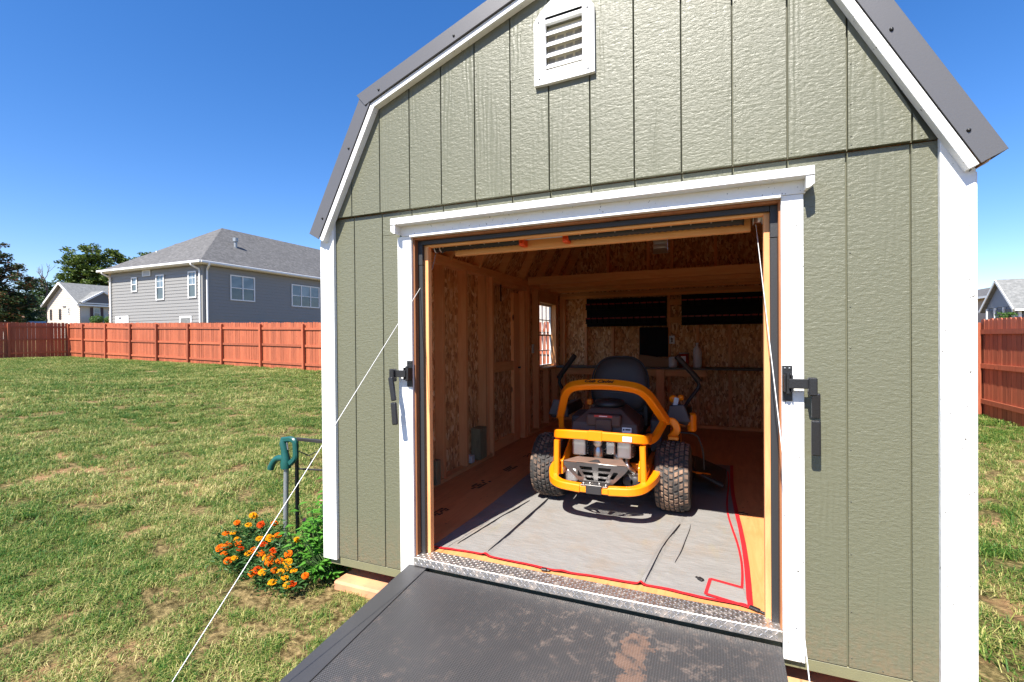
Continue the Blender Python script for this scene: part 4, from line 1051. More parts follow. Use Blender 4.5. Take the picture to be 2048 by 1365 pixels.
# seat
def seat():
    m = MB(); n = 40; rings = []
    def outline(s, y, zc):
        pts = []
        for i in range(n):
            a = 2*math.pi*i/n; ca, sa = math.cos(a), math.sin(a); e = .62
            x = .232*s*math.copysign(abs(ca)**e, ca); z = .225*s*math.copysign(abs(sa)**e, sa)
            x *= 1-.18*max(0, (z+.0)/.225)      # narrower at the top
            pts.append((x, z))
        return pts
    prof = [(.0, -.030), (.55, -.036), (.86, -.032), (.97, -.014), (1.0, .010), (.95, .045), (.75, .062), (.4, .055), (0, .050)]
    for s, dy in prof:
        for x, z in outline(max(s, .001), dy, 0):
            zz = z+.82; yy = .43+dy+(zz-.82)*.20; m.v.append((x, yy, zz))
    k = len(prof)
    for i in range(k-1):
        for j in range(n): m.f.append((i*n+j, i*n+(j+1) % n, (i+1)*n+(j+1) % n, (i+1)*n+j)); m.sm.append(True); m.mi.append(0)
    return m
bk_ = P('seat_backrest', seat(), 'vinyl')
part('piping', MB().tube([(x*1.0, .43-.018+(z)*.20, .82+z) for x, z in [(.229*math.copysign(abs(math.cos(a))**.62, math.cos(a))*(1-.18*max(0, math.sin(a))), .222*math.copysign(abs(math.sin(a))**.62, math.sin(a))) for a in [2*math.pi*i/48 for i in range(48)]]], .0055, 6, closed=True), 'black_plastic', bk_, local=True)
part('seat_logo', MB().obox((-.02, .372, .755), (.10, .002, .006), Matrix.Rotation(R(-11), 3, 'X')), 'grey_plastic', bk_, local=True)
P('seat_cushion', MB().box(-.235, .235, .42, .90, .535, .625), 'vinyl', .04, seg=4)
P('seat_base', MB().box(-.20, .20, .36, .86, .44, .533), 'black_metal', .01)
for s in (-1, 1): P('seat_bracket', MB().box(s*.19, s*.225, .36, .40, .50, .66), 'black_metal', .004)
P('seat_latch', MB().box(-.245, -.205, .30, .35, .655, .700), 'orange', .004)
# fenders and consoles
for s in (-1, 1):
    fd = MB(); fd.prism([(.20, .34), (.95, .34), (.95, .50), (.70, .56), (.40, .60), (.20, .58)], s*.262, s*.345, ax=0) if s > 0 else fd.prism([(.20, .34), (.95, .34), (.95, .50), (.70, .56), (.40, .60), (.20, .58)], -.345, -.262, ax=0)
    P('side_tank', fd, 'grey_plastic', .015, seg=3)
    P('console', MB().obox((s*.455, .45, .600), (.16, .44, .085), Matrix.Rotation(R(s*12), 3, 'Y')), 'black_plastic', .015, seg=3)
    P('console_panel', MB().add([(s*.375, .215, .560), (s*.545, .215, .575), (s*.500, .215, .700), (s*.400, .215, .690), (s*.375, .235, .560), (s*.545, .235, .575), (s*.500, .235, .700), (s*.400, .235, .690)], [(0, 1, 2, 3), (7, 6, 5, 4), (4, 5, 1, 0), (5, 6, 2, 1), (6, 7, 3, 2), (7, 4, 0, 3)] if s > 0 else [(3, 2, 1, 0), (4, 5, 6, 7), (0, 1, 5, 4), (1, 2, 6, 5), (2, 3, 7, 6), (3, 0, 4, 7)]), 'grey_plastic', .006)
# orange curved tie and post beyond the right tyre
P('fender_bracket', MB().tube(bend([(.392, .05, .600), (.440, .03, .610), (.470, .04, .545), (.415, .06, .480)], .04), 0, sect=sq(.05, .02), up=(0, 1, 0)), 'orange')
P('fender_bracket', MB().box(.405, .475, .0, .05, .478, .502), 'orange', .004)
P('fender_bar', MB().box(.455, .535, .30, .35, .535, .575), 'orange', .004)
P('fender_post', MB().lathe([(.028, 0), (.034, .012), (.034, .115), (.026, .135), (0, .137)], (.548, .33, .490), 'z', 16), 'orange')
P('fender_knob', MB().lathe([(.0, -.03), (.028, -.028), (.028, .028), (0, .03)], (.415, .36, .725), 'y', 14), 'orange')
P('fender_knob', MB().lathe([(.0, -.02), (.022, -.018), (.022, .018), (0, .02)], (.470, .36, .735), 'y', 14), 'orange')
P('hang_tag', MB().obox((.435, .325, .700), (.032, .002, .075), Matrix.Rotation(R(12), 3, 'Y')), 'label_white')
# steering levers
for s in (-1, 1):
    pts = bend([(s*.455, .52, .56), (s*.500, .62, .66), (s*.600, .68, .800), (s*.560, .655, .865), (s*.425, .600, 1.035)], [.03, .05, .06])
    P('steering_lever', MB().tube(pts, .014, 10), 'black_metal')
    g = bend([(s*.592, .672, .835), (s*.560, .655, .880), (s*.425, .600, 1.040)], .04); P('lever_grip', MB().tube(g, .023, 12), 'black_plastic')
# mowing deck, front casters, foot plate
P('mower_deck', MB().prism([(-.50, .30), (.50, .30), (.56, .45), (.56, .80), (.40, .98), (-.40, .98), (-.56, .80), (-.56, .45)], .085, .20), 'black_metal', .02, seg=2)
P('discharge_chute', MB().add([(.53, .42, .19), (.78, .40, .09), (.80, .86, .09), (.55, .86, .19), (.53, .42, .17), (.76, .40, .06), (.78, .86, .06), (.55, .86, .17)], [(0, 1, 2, 3), (7, 6, 5, 4), (4, 5, 1, 0), (5, 6, 2, 1), (6, 7, 3, 2), (7, 4, 0, 3)]), 'black_plastic', .01)
P('deck_cover', MB().lathe([(.11, 0), (.11, .03), (.08, .055), (0, .055)], (.40, .62, .20), 'z', 20), 'orange')
P('deck_strap', MB().beam((.56, .40, .165), (.66, .50, .135), .05, .012), 'orange', .003)
P('fender_guard', MB().tube(bend([(.42, .33, .475), (.585, .33, .475), (.625, .36, .35), (.632, .38, .20)], .05), 0, sect=sq(.012, .02, .003), up=(0, 1, 0)), 'iron')
P('foot_plate', MB().box(-.26, .26, .96, 1.35, .25, .27), 'black_metal', .01)
for s in (-1, 1):
    rail([(s*.25, .95, .32), (s*.36, 1.20, .33)], .05, .05, name='front_arm')
    c = P('front_wheel', MB().lathe([(.03, -.045), (.10, -.05), (.13, -.035), (.138, 0), (.13, .035), (.10, .05), (.03, .045)], (s*.36, 1.20, .138), 'x', 28), 'tyre_side'); P('caster_fork', MB().box(s*.36-.065, s*.36-.055, 1.17, 1.23, .13, .30).box(s*.36+.055, s*.36+.065, 1.17, 1.23, .13, .30).box(s*.36-.065, s*.36+.065, 1.17, 1.23, .30, .312), 'orange')

# ------------------------------------------------------------------ things on the back wall and shelf
def rack(label, x0, x1, z0, z1, seed):
    r_ = random.Random(seed); t = thing('tool_rack', label, 'wall rack', ((x0+x1)/2, 4.48, z0), 'black wall racks on the back wall')
    pt = lambda n_, mb, m_, b=0: part(n_, mb, m_, t, b)
    pt('back_panel', B(x0, x1, 4.476, 4.489, z0, z1), 'navy_plastic', .002)
    n_ = int((x1-x0)/.078); zs = (z1-.075, z0+.115)
    for z in zs:
        pt('shelf_lip', B(x0, x1, 4.392, 4.4755, z-.075, z-.067), 'navy_plastic')
        for i in range(n_):
            a = x0+(x1-x0)*(i+.08)/n_; b = x0+(x1-x0)*(i+.92)/n_
            pt('bin', MB().add([(a, 4.40, z-.066), (b, 4.40, z-.066), (b, 4.47, z-.066), (a, 4.47, z-.066), (a, 4.385, z), (b, 4.385, z), (b, 4.47, z+.02), (a, 4.47, z+.02)], [(3, 2, 1, 0), (0, 1, 5, 4), (1, 2, 6, 5), (2, 3, 7, 6), (3, 0, 4, 7), (4, 5, 6, 7)]), 'navy_plastic')
            pt('bin_lip', B(a, b, 4.378, 4.386, z-.010, z+.008), 'red_plastic')
rack('wide black rack with rows of red-lipped bins left of the middle stud', .520, 1.610, 1.360, 1.748, 1)
rack('wide black rack with rows of red-lipped bins at the right end of the back wall', 1.800, 2.785, 1.362, 1.765, 2)
t = thing('storage_panel', 'dark blue quilted panel standing on the shelf behind brown cardboard', 'panel', (1.44, 4.42, .812))
qm = MB(); qm.box(1.262, 1.632, 4.40, 4.430, .945, 1.338)
part('board', qm, 'navy_plastic', t, .004)
for i in range(6):
    for j in range(7): part('quilt_square', B(1.268+.0605*i, 1.268+.0605*i+.054, 4.392, 4.3995, .952+.055*j, .952+.055*j+.048), 'navy_plastic', t)
tag(part('cardboard_box', MB().prism([(1.262, .813), (1.648, .813), (1.648, .925), (1.262, .975)], 4.32, 4.385, ax=1), 'cardboard', bevel=.003), 'low brown cardboard box on the back shelf below the dark panel', 'box')
t = thing('wall_notice', 'small white paper notice with dark print pinned beside the dark panel', 'notice', (1.672, 4.51, 1.115)); part('paper', B(1.637, 1.708, 4.5085, 4.5105, 1.115, 1.222), 'label_white', t)
pr_ = MB(); pr_.prism([(1.655, 1.135), (1.69, 1.14), (1.68, 1.165), (1.695, 1.18), (1.665, 1.20), (1.655, 1.18), (1.668, 1.16)], 4.5075, 4.5082, ax=1); part('print', pr_, 'grey_plastic', t)
t = thing('tall_bottle', 'tall milky plastic bottle with narrow neck on the right of the back shelf', 'bottle', (1.998, 4.30, .812)); part('body', MB().lathe([(.048, 0), (.053, .01), (.053, .20), (.045, .245), (.020, .275), (.016, .29)], (1.998, 4.30, .813), 'z', 20), 'milky', t); part('cap', MB().lathe([(.019, 0), (.019, .025), (0, .026)], (1.998, 4.30, 1.103), 'z', 14), 'milky', t)
t = thing('paint_can', 'red and white can standing between the jar and the tall bottle', 'can', (1.835, 4.31, .812)); part('body', MB().lathe([(.060, 0), (.060, .175)], (1.835, 4.31, .813), 'z', 22), 'red_can', t); part('label_band', B(1.800, 1.862, 4.2445, 4.2500, .85, .96), 'label_white', t); part('lid', MB().lathe([(.062, 0), (.062, .012), (0, .012)], (1.835, 4.31, .989), 'z', 22), 'steel', t)
tag(part('jar', MB().lathe([(.045, 0), (.05, .01), (.05, .125), (.042, .135), (0, .136)], (1.700, 4.29, .8135), 'z', 18), 'milky'), 'short milky white jar beside the red can on the shelf', 'jar')

# ------------------------------------------------------------------ hydrant, garden frame, plants
hx, hy = -.745, .36; g0 = gz(hx, hy)
hyd = thing('yard_hydrant', 'green freeze-proof yard hydrant on a grey pipe among the marigolds', 'hydrant', (hx, hy, g0))
part('pipe', MB().cyl((hx, hy, g0-.05), (hx+.015, hy, .275), .018, 16), 'galv', hyd)
hb = MB(); hb.tube([(hx+.012, hy, .262), (hx+.012, hy, .300), (hx+.010, hy, .345), (hx+.0, hy, .40), (hx-.012, hy, .448), (hx-.010, hy, .475)], [.036, .038, .029, .026, .027, .020], 14); part('head', hb, 'green_iron', hyd)
part('spout', MB().tube(bend([(hx+.0, hy, .335), (hx-.075, hy-.005, .330), (hx-.115, hy-.008, .285), (hx-.130, hy-.01, .255)], .04), [.022]*1+[.021]*15+[.019]*1 if False else .023, 12), 'green_iron', hyd)
part('nozzle', MB().cyl((hx-.126, hy-.01, .266), (hx-.133, hy-.01, .243), .024, 14), 'green_iron', hyd)
hn = MB(); hn.tube(bend([(hx-.02, hy, .468), (hx+.06, hy, .482), (hx+.105, hy, .470), (hx+.112, hy, .345), (hx+.055, hy, .300)], [.03, .03, .03]), 0, sect=sq(.040, .032, .009), up=(0, 1, 0)); part('handle', hn, 'green_iron', hyd)
part('plunger_rod', MB().cyl((hx+.035, hy, .40), (hx+.02, hy, .47), .006, 8), 'steel', hyd)
fr = thing('plant_frame', 'black metal plant frame standing beside the shed corner', 'garden frame', (-.62, .5, gz(-.6, .5)))
def bar(a, b, w_=.022): part('bar', MB().beam(a, b, w_, w_), 'iron', fr, .002)
gx = gz(-.6, .5)
bar((-.722, .45, gx-.03), (-.722, .45, .470)); bar((-.722, .45, .460), (-.26, .45, .460)); bar((-.26, .45, gx-.03), (-.26, .45, .47)); bar((-.722, .45, .235), (-.26, .45, .262), .012)
for a, b in (((-.70, .45, .37), (-.60, .45, .345)), ((-.60, .45, .345), (-.50, .45, .39)), ((-.45, .45, .26), (-.45, .45, .46)), ((-.58, .45, .27), (-.58, .45, .33))): bar(a, b, .007)

def leafcard(m, c, d, n, L, w_, fold=.25):
    """a leaf of four triangles: base, two sides, tip, folded along the midrib"""
    c, d, n = Vector(c), Vector(d).normalized(), Vector(n).normalized(); s = d.cross(n).normalized(); n = s.cross(d)
    p = [c, c+d*L*.35+s*w_*.5+n*w_*fold, c+d*L, c+d*L*.35-s*w_*.5+n*w_*fold, c+d*L*.45]
    m.add(p, [(0, 1, 4), (1, 2, 4), (2, 3, 4), (3, 0, 4)])
def rnd_dir(r_):
    z = r_.uniform(-1, 1); a = r_.uniform(0, 6.283); q = math.sqrt(1-z*z); return Vector((q*math.cos(a), q*math.sin(a), z))
def on_plane_y(px, py, y):
    d = F+RR*((px-1024)/955.6)-UU*((py-682.5)/955.6); t = (y+2.24)/d.y; return Vector((2.183, -2.24, 1.209))+d*t
# marigolds
mg = thing('marigold_bush', 'low bush of orange and red marigolds in front of the hydrant', 'flowers', (-.62, .15, gz(-.62, .15)))
r_ = random.Random(5); lm = MB(); stm = MB()
FL = [(297, 653), (185, 703), (263, 717), (347, 715), (440, 705), (160, 770), (110, 775), (185, 815), (190, 842), (120, 855), (65, 872), (205, 878), (95, 912), (165, 943), (122, 960), (335, 810), (408, 805), (465, 785), (362, 848), (430, 893), (593, 820), (262, 910), (350, 912), (300, 890), (415, 935), (408, 975), (478, 965), (532, 915), (530, 970), (525, 1010), (440, 1025), (480, 1038), (570, 1030), (325, 1025), (290, 1048), (357, 1040), (508, 1077), (425, 1107), (560, 1118), (527, 1128), (650, 1065), (380, 940)]
heads = []
for (a, b) in FL:
    px, py = 420+a*.293, 840+b*.293; hgt = .27-(py-1031)/139*.20; v0 = Vector((2.183, -2.24, 1.209)); dd = on_plane_y(px, py, 0)-v0; zt_ = gz(-.6, .1)+hgt; heads.append(v0+dd*((zt_-v0.z)/dd.z))
def flower_mesh(sz, seed, petals=9):
    q = random.Random(seed); m = MB()
    for ring, (rr, hh, nn) in enumerate(((1.0, -.05, 10), (.78, .18, 9), (.52, .34, 7), (.28, .45, 5))):
        for i in range(nn):
            a = 2*math.pi*(i+q.uniform(-.2, .2))/nn+ring; d = Vector((math.cos(a), math.sin(a), 0)); s = Vector((-d.y, d.x, 0)); w_ = sz*(.42 if ring < 2 else .3)
            c0 = Vector((0, 0, -sz*.1)); c1 = d*sz*rr*.7+Vector((0, 0, sz*(hh+q.uniform(-.1, .1)))); c2 = d*sz*rr*q.uniform(.9, 1.1)+Vector((0, 0, sz*(hh+q.uniform(-.15, .1))))
            m.add([c0, c1-s*w_, c2-s*w_*.7, c2+s*w_*.7, c1+s*w_], [(0, 1, 4), (1, 2, 3, 4)])
    return m
protos = {}
for i, h in enumerate(heads):
    mt_ = ('petal_o', 'petal_y', 'petal_o', 'petal_r', 'petal_y', 'petal_o')[r_.randrange(6)]
    left = h.x < -.85
    if left and r_.random() < .6: mt_ = 'petal_r'
    key = (mt_, r_.randrange(2)); dirn = (Vector((2.0, -2.2, 1.5))-h).normalized()*.6+Vector((r_.uniform(-.4, .4), r_.uniform(-.4, .3), .7))
    rot = dirn.to_track_quat('Z', 'Y').to_euler(); s = r_.uniform(.95, 1.3)
    if key not in protos:
        o = part('flower_head', flower_mesh(.021, i), mt_, mg, local=True); protos[key] = o
    else: o = copy(protos[key], mg)
    o.location = h-mg.location; o.rotation_euler = rot; o.scale = (s, s, s)
    base = Vector((-.62+(h.x+.62)*.35, .12+(h.y-.12)*.3, gz(-.6, .1)))
    stm.tube([base, (base+h)/2+Vector((r_.uniform(-.03, .03), r_.uniform(-.03, .03), .05)), h], .0022, 4, cap=False)
for i in range(8000):
    h = heads[r_.randrange(len(heads))]; t = r_.random()**.5; base = Vector((-.62+(h.x+.62)*.4, .12+(h.y-.12)*.3, gz(-.6, .1)))
    p = base.lerp(h, t*.97)+Vector((r_.gauss(0, .04), r_.gauss(0, .04), r_.gauss(0, .025)-.01))
    if p.z < gz(p.x, p.y): continue
    d = rnd_dir(r_); d.z = abs(d.z)*.6; leafcard(lm, p, d, rnd_dir(r_), r_.uniform(.022, .045), .011)
tag(part('foliage', lm, 'marigold_leaf', mg), kind='stuff'); tag(part('stems', stm, 'stem', mg), kind='stuff')
# broad leaved plant against the shed corner
bp_ = thing('leafy_plant', 'bright green leafy plant with small pink blooms at the shed corner', 'plant', (-.25, .25, gz(-.25, .25)))
lm = MB(); stm = MB(); big = []
for i in range(150):
    bx = r_.uniform(-.27, .06); by = r_.uniform(.02, .62); hgt = r_.uniform(.18, .50)*(1.05 if by > .2 else .75)*(1.0 if bx > -.3 else .8); hgt = min(hgt*1.2, .14+1.1*(by+.12))
    if bx > -.04 and hgt > .2: hgt = .18; by = min(by, .02) if r_.random() < .5 else by
    b0 = Vector((bx, by, gz(bx, by))); tp_ = b0+Vector((r_.uniform(-.06, .05), r_.uniform(-.16, .02), hgt))
    if tp_.x > -.03 and tp_.z > -.17: tp_.x = -.05
    stm.tube([b0, b0.lerp(tp_, .5)+Vector((0, 0, .02)), tp_], .003, 4, cap=False)
    for k in range(9):
        p = b0.lerp(tp_, .25+.75*k/8); a = k*2.4+r_.random(); d = Vector((math.cos(a), math.sin(a)-.2, r_.uniform(-.25, .35))); lp = p
        if lp.x > -.05 and lp.z > -.15: continue
        L = r_.uniform(.045, .085)*(1.1-.3*k/8); 
        if lp.x+d.normalized().x*L > -.03 and lp.z > -.14: continue
        if len(big) < 260 and k >= 6 and by < .35: big.append((lp, d, L))
        else: leafcard(lm, lp, d, (0, 0, 1), L, L*.52)
for lp, d, L in big:
    q = MB(); leafcard(q, lp, d, (0, 0, 1), L*1.1, L*.6); part('leaf', q, 'broad_leaf', bp_)
tag(part('foliage', lm, 'broad_leaf', bp_), kind='stuff'); tag(part('stems', stm, 'stem', bp_), kind='stuff')
for px, py in ((608, 1040), (611, 1064), (624, 1068), (641, 1004)):
    h = on_plane_y(px, py, .12); o = part('flower_head', flower_mesh(.014, px), 'petal_p', bp_, local=True); o.location = h-bp_.location; o.rotation_euler = (R(50), 0, 0)

# ------------------------------------------------------------------ houses
def lap_wall(root, name, mat, axis, c, a0, a1, z0, z1, sgn, step=.19, clipf=None):
    """lapped courses on a wall: axis 'y' = wall in plane y=c facing sgn"""
    m = MB(); z = z0
    while z < z1-.01:
        z2 = min(z+step, z1); b0, b1 = a0, a1
        if clipf: b0, b1 = clipf((z+z2)/2)
        if b1-b0 > .05:
            q = [(c+sgn*.028, z), (c+sgn*.006, z2), (c-sgn*.02, z2), (c-sgn*.02, z)]
            if axis == 'y':
                if sgn > 0: q = q
                m.add([(b0, q[0][0], q[0][1]), (b1, q[0][0], q[0][1]), (b1, q[1][0], q[1][1]), (b0, q[1][0], q[1][1]), (b0, q[3][0], z), (b1, q[3][0], z)], [(0, 1, 2, 3), (4, 5, 1, 0)])
            else:
                m.add([(q[0][0], b0, q[0][1]), (q[0][0], b1, q[0][1]), (q[1][0], b1, q[1][1]), (q[1][0], b0, q[1][1]), (q[3][0], b0, z), (q[3][0], b1, z)], [(0, 1, 2, 3), (4, 5, 1, 0)])
        z = z2
    return tag(part(name, m, mat, root), kind='stuff')
def hwin(root, axis, c, a0, a1, z0, z1, sgn, lights=1, fw=.06, glass='glass_far', muntin=False, mat='pvc'):
    """window standing proud of a wall: frame > pane, sash bars"""
    def bx(m, p, q, d0, d1, za, zb):
        y0, y1 = c+sgn*d0, c+sgn*d1
        return m.box(p, q, y0, y1, za, zb) if axis == 'y' else m.box(y0, y1, p, q, za, zb)
    f = MB(); bx(f, a0, a1, .03, .075, z0, z0+fw); bx(f, a0, a1, .03, .075, z1-fw, z1); bx(f, a0, a0+fw, .03, .075, z0+fw, z1-fw); bx(f, a1-fw, a1, .03, .075, z0+fw, z1-fw)
    L = (a1-a0)/lights
    for k in range(1, lights): bx(f, a0+L*k-fw*.45, a0+L*k+fw*.45, .03, .072, z0+fw, z1-fw)
    fr_ = part('window', f, mat, root)
    for k in range(lights):
        p, q = a0+L*k+fw*.6, a0+L*(k+1)-fw*.6; zm = (z0+z1)/2
        part('pane', bx(MB(), p, q, .031, .036, zm, z1-fw), glass, fr_); part('pane', bx(MB(), p, q, .031, .034, z0+fw, zm), 'glass_dark', fr_)
        sb = MB(); bx(sb, p, q, .037, .062, zm-.022, zm+.022)
        if muntin: bx(sb, (p+q)/2-.012, (p+q)/2+.012, .037, .045, zm+.022, z1-fw); bx(sb, p, q, .037, .045, (zm+z1)/2-.012, (zm+z1)/2+.012)
        part('sash_bar', sb, mat, fr_)
    return fr_
def hip(m, x0, x1, y0, y1, ze, zr, along, t=.02):
    """hip roof"""
    if along == 'y':
        h = (x1-x0)/2; cx = (x0+x1)/2; v = [(x0, y0, ze), (x1, y0, ze), (x1, y1, ze), (x0, y1, ze), (cx, y0+h, zr), (cx, y1-h, zr)]
        f = [(0, 1, 4), (1, 2, 5, 4), (2, 3, 5), (3, 0, 4, 5), (3, 2, 1, 0)]
    else:
        h = (y1-y0)/2; cy = (y0+y1)/2; v = [(x0, y0, ze), (x1, y0, ze), (x1, y1, ze), (x0, y1, ze), (x0+h, cy, zr), (x1-h, cy, zr)]
        f = [(0, 1, 5, 4), (1, 2, 5), (2, 3, 4, 5), (3, 0, 4), (3, 2, 1, 0)]
    return m.add(v, f)
hs_ = thing('grey_house', 'grey lap-sided house with hipped shingle roof behind the back fence', 'house', (-28.7, 22, .8))
HX0, HX1, HY0, HY1, HZ = -33.10, -24.38, 15.9, 34.0, 5.56
HP = lambda n_, mb, m_, b=0, parent=None: part(n_, mb, m_, parent or hs_, b)
HP('wall', MB().box(HX0, HX1-.025, HY0+.025, HY1, .3, HZ), 'h_siding')
lap_wall(hs_, 'siding', 'h_siding', 'y', HY0, HX0+.1, HX1-.09, 1.5, HZ-.05, -1)
lap_wall(hs_, 'siding', 'h_siding', 'x', HX1, HY0+.09, HY1, 1.5, HZ-.05, 1)
HP('corner_post', MB().box(HX1-.09, HX1+.035, HY0-.035, HY0+.09, 1.5, HZ-.05), 'h_siding')
rf = MB(); hip(rf, HX0-.42, HX1+.42, HY0-.42, HY1, HZ+.10, 8.90, 'y'); roof = HP('roof', rf, 'shingle')
HP('roof', MB().prism([(19.0, HZ+.10), (29.0, HZ+.10), (24.0, 9.42)], -39.6, -31.5, ax=0), 'shingle')
HP('wall', MB().box(-37.0, -33.2, 24.4, 28.6, .3, HZ), 'h_siding')
HP('soffit', MB().box(HX0-.42, HX1+.42, HY0-.42, HY1, HZ-.04, HZ+.02), 'white')
HP('gutter', MB().box(HX0-.50, HX1+.50, HY0-.54, HY0-.425, HZ-.01, HZ+.12), 'pvc', .02); HP('gutter', MB().box(HX1+.425, HX1+.54, HY0-.42, HY1, HZ-.01, HZ+.12), 'pvc', .02)
for (x, y, x2, y2) in ((HX1-.28, HY0-.48, HX1-.16, HY0-.07), (HX1+.48, HY0+.05, HX1+.08, HY0+.20), (HX0+.02, HY0-.48, HX0+.10, HY0-.07)):
    HP('downspout', MB().tube(bend([(x, y, HZ), (x, y, HZ-.10), (x2, y2, HZ-.32), (x2, y2, 1.0)], .08), .055, 8), 'pvc')
hwin(hs_, 'y', HY0, -30.86, -30.30, 4.24, 5.14, -1, fw=.07); hwin(hs_, 'y', HY0, -28.47, -27.72, 3.64, 5.15, -1, fw=.07, muntin=True); hwin(hs_, 'y', HY0, -25.56, -24.86, 3.65, 5.18, -1, fw=.07, muntin=True)
hwin(hs_, 'x', HX1, 17.53, 19.19, 3.61, 5.14, 1, 2, .07); hwin(hs_, 'x', HX1, 22.03, 24.52, 3.50, 5.03, 1, 3, .07)
v_ = HP('gable_vent', MB().box(-29.76, -29.0, HY0-.07, HY0-.03, 5.14, 5.50), 'pvc'); 
for k in range(4): HP('slat', MB().box(-29.68, -29.08, HY0-.085, HY0-.0705, 5.19+.07*k, 5.225+.07*k), 'blue_siding', parent=v_)
v_ = HP('crawl_hatch', MB().box(-32.55, -31.20, HY0-.06, HY0-.03, 1.6, 2.80), 'pvc'); HP('hatch_vent', MB().box(-32.2, -31.9, HY0-.07, HY0-.0605, 2.60, 2.72), 'dark_siding', parent=v_)
v_ = HP('crawl_vent', MB().box(-26.35, -25.30, HY0-.06, HY0-.03, 2.0, 2.63), 'pvc'); HP('screen', MB().box(-26.25, -25.40, HY0-.07, HY0-.0605, 2.1, 2.53), 'shingle_b', parent=v_)
st = MB(); r2 = random.Random(3); z = 1.0
while z < 5.5:
    hgt = r2.uniform(.14, .24); st.box(HX0-.40-r2.uniform(0, .03), HX0-.05, HY0+.12-r2.uniform(0, .04), HY0+.5, z, z+hgt-.02); z += hgt
HP('stone_pier', st, 'stone')
# roof fittings
pv = MB().cyl((-31.05, 17.45, 6.6), (-31.05, 17.45, 7.05), .06, 10); HP('vent_pipe', pv, 'pvc')
bv_ = MB(); bv_.cyl((-26.3, 19.4, 7.0), (-26.3, 19.4, 7.60), .10, 14); bv_.cyl((-26.3, 19.4, 7.60), (-26.3, 19.4, 7.84), .16, 14); HP('flue', bv_, 'galv')

sm_ = thing('cream_house', 'small cream gabled house with maroon shutters left of the grey house', 'house', (-72.4, 36, 2.0))
SP = lambda n_, mb, m_, b=0, parent=None: part(n_, mb, m_, parent or sm_, b)
SX0, SX1, SY0, SY1, SE, SR = -76.1, -68.8, 31.0, 46.0, 5.98, 8.50; sxc = (SX0+SX1)/2
SP('wall', MB().box(SX0, SX1, SY0+.03, SY1, 1.0, SE).prism([(SX0, SE+.001), (SX1, SE+.001), (sxc, SR-.15)], SY0+.03, SY1, ax=1), 'cream_siding')
sl = (SR-SE)/((SX1-SX0)/2)
lap_wall(sm_, 'siding', 'cream_siding', 'y', SY0, SX0, SX1, 2.0, SR-.1, -1, .24, clipf=lambda z: (SX0+max(0, z-SE)/sl, SX1-max(0, z-SE)/sl))
rfm = MB()
for s in (-1, 1):
    xe = sxc+s*((SX1-SX0)/2+.45); ze = SE-.45*sl+.12; q = [(xe, ze), (sxc, SR+.12), (sxc, SR-.05), (xe, ze-.17)]
    rfm.prism(q if s < 0 else q, SY0-.45, SY1+.3, ax=1)
SP('roof', rfm, 'shingle_b')
for s in (-1, 1):
    xe = sxc+s*((SX1-SX0)/2+.47); ze = SE-.45*sl+.11; SP('rake_board', MB().beam((xe, SY0-.47, ze-.10), (sxc, SY0-.47, SR+.02), .05, .24, up=(0, 0, 1)), 'pvc')
SP('gutter', MB().box(SX1+.40, SX1+.55, SY0-.4, SY1, SE-.42, SE-.24), 'pvc')
# porch gable on the right face
gy0, gy1 = 31.1, 35.4; gyc = 33.15; gz0 = 6.0; gz1 = 7.35
SP('porch_gable', MB().prism([(gy0, gz0), (gy1, gz0), (gyc, gz1)], SX1+.1, SX1+.5, ax=0), 'dark_siding')
for a, b in (((gy0-.2, gz0-.05), (gyc, gz1+.1)), ((gyc, gz1+.1), (gy1+.2, gz0-.05))): SP('rake_board', MB().beam((SX1+.6, a[0], a[1]), (SX1+.6, b[0], b[1]), .2, .20), 'pvc')
pgm = MB(); pgm.add([(SX1+.6, gy0-.3, gz0-.02), (SX1+.6, gyc, gz1+.2), (sxc+1.2, gyc, gz1+.2), (SX1-.6, gy0-.3, gz0+.2)], [(0, 1, 2, 3)]); pgm.add([(SX1+.6, gyc, gz1+.2), (SX1+.6, gy1+.3, gz0-.02), (SX1-.6, gy1+.3, gz0+.2), (sxc+1.2, gyc, gz1+.2)], [(0, 1, 2, 3)]); SP('porch_roof', pgm, 'shingle_b')
SP('porch_beam', MB().box(SX1+.08, SX1+.55, gy0-.1, gy1+2, gz0-.16, gz0-.02), 'pvc')
hwin(sm_, 'y', SY0, -75.35, -74.95, 4.0, 5.3, -1, fw=.06, glass='glass_dark', mat='shutter'); hwin(sm_, 'y', SY0, -73.3, -72.85, 4.0, 5.3, -1, fw=.06, glass='glass_dark', mat='shutter'); hwin(sm_, 'y', SY0, -71.3, -70.95, 4.65, 5.4, -1, fw=.06, glass='glass_dark', mat='pvc')
SP('louvre', MB().box(-72.4, -71.8, SY0-.08, SY0-.03, 5.5, 5.66), 'dark_siding')
hwin(sm_, 'x', SX1, 32.35, 33.05, 4.1, 5.45, 1, fw=.06)
for a, b in ((32.02, 32.32), (33.08, 33.38)): SP('shutter', MB().box(SX1+.01, SX1+.08, a, b, 4.1, 5.45), 'shutter')
for i, y in enumerate((31.9, 33.4, 34.9)):
    c = Vector((-67.2, y, 3.9)); lm = MB()
    for k in range(900):
        d = rnd_dir(r_); leafcard(lm, c+Vector((d.x*.75, d.y*.65, d.z*.45))*r_.uniform(.8, 1.05), rnd_dir(r_), d, .13, .09)
    lm.box(c.x-.45, c.x+.45, c.y-.4, c.y+.4, 1.5, 4.0)
    tag(part('round_shrub', lm, 'hedge_leaf'), ('leftmost', 'middle', 'rightmost')[i]+' of the three clipped shrubs below the cream house window', 'shrub', 'clipped shrubs by the cream house')
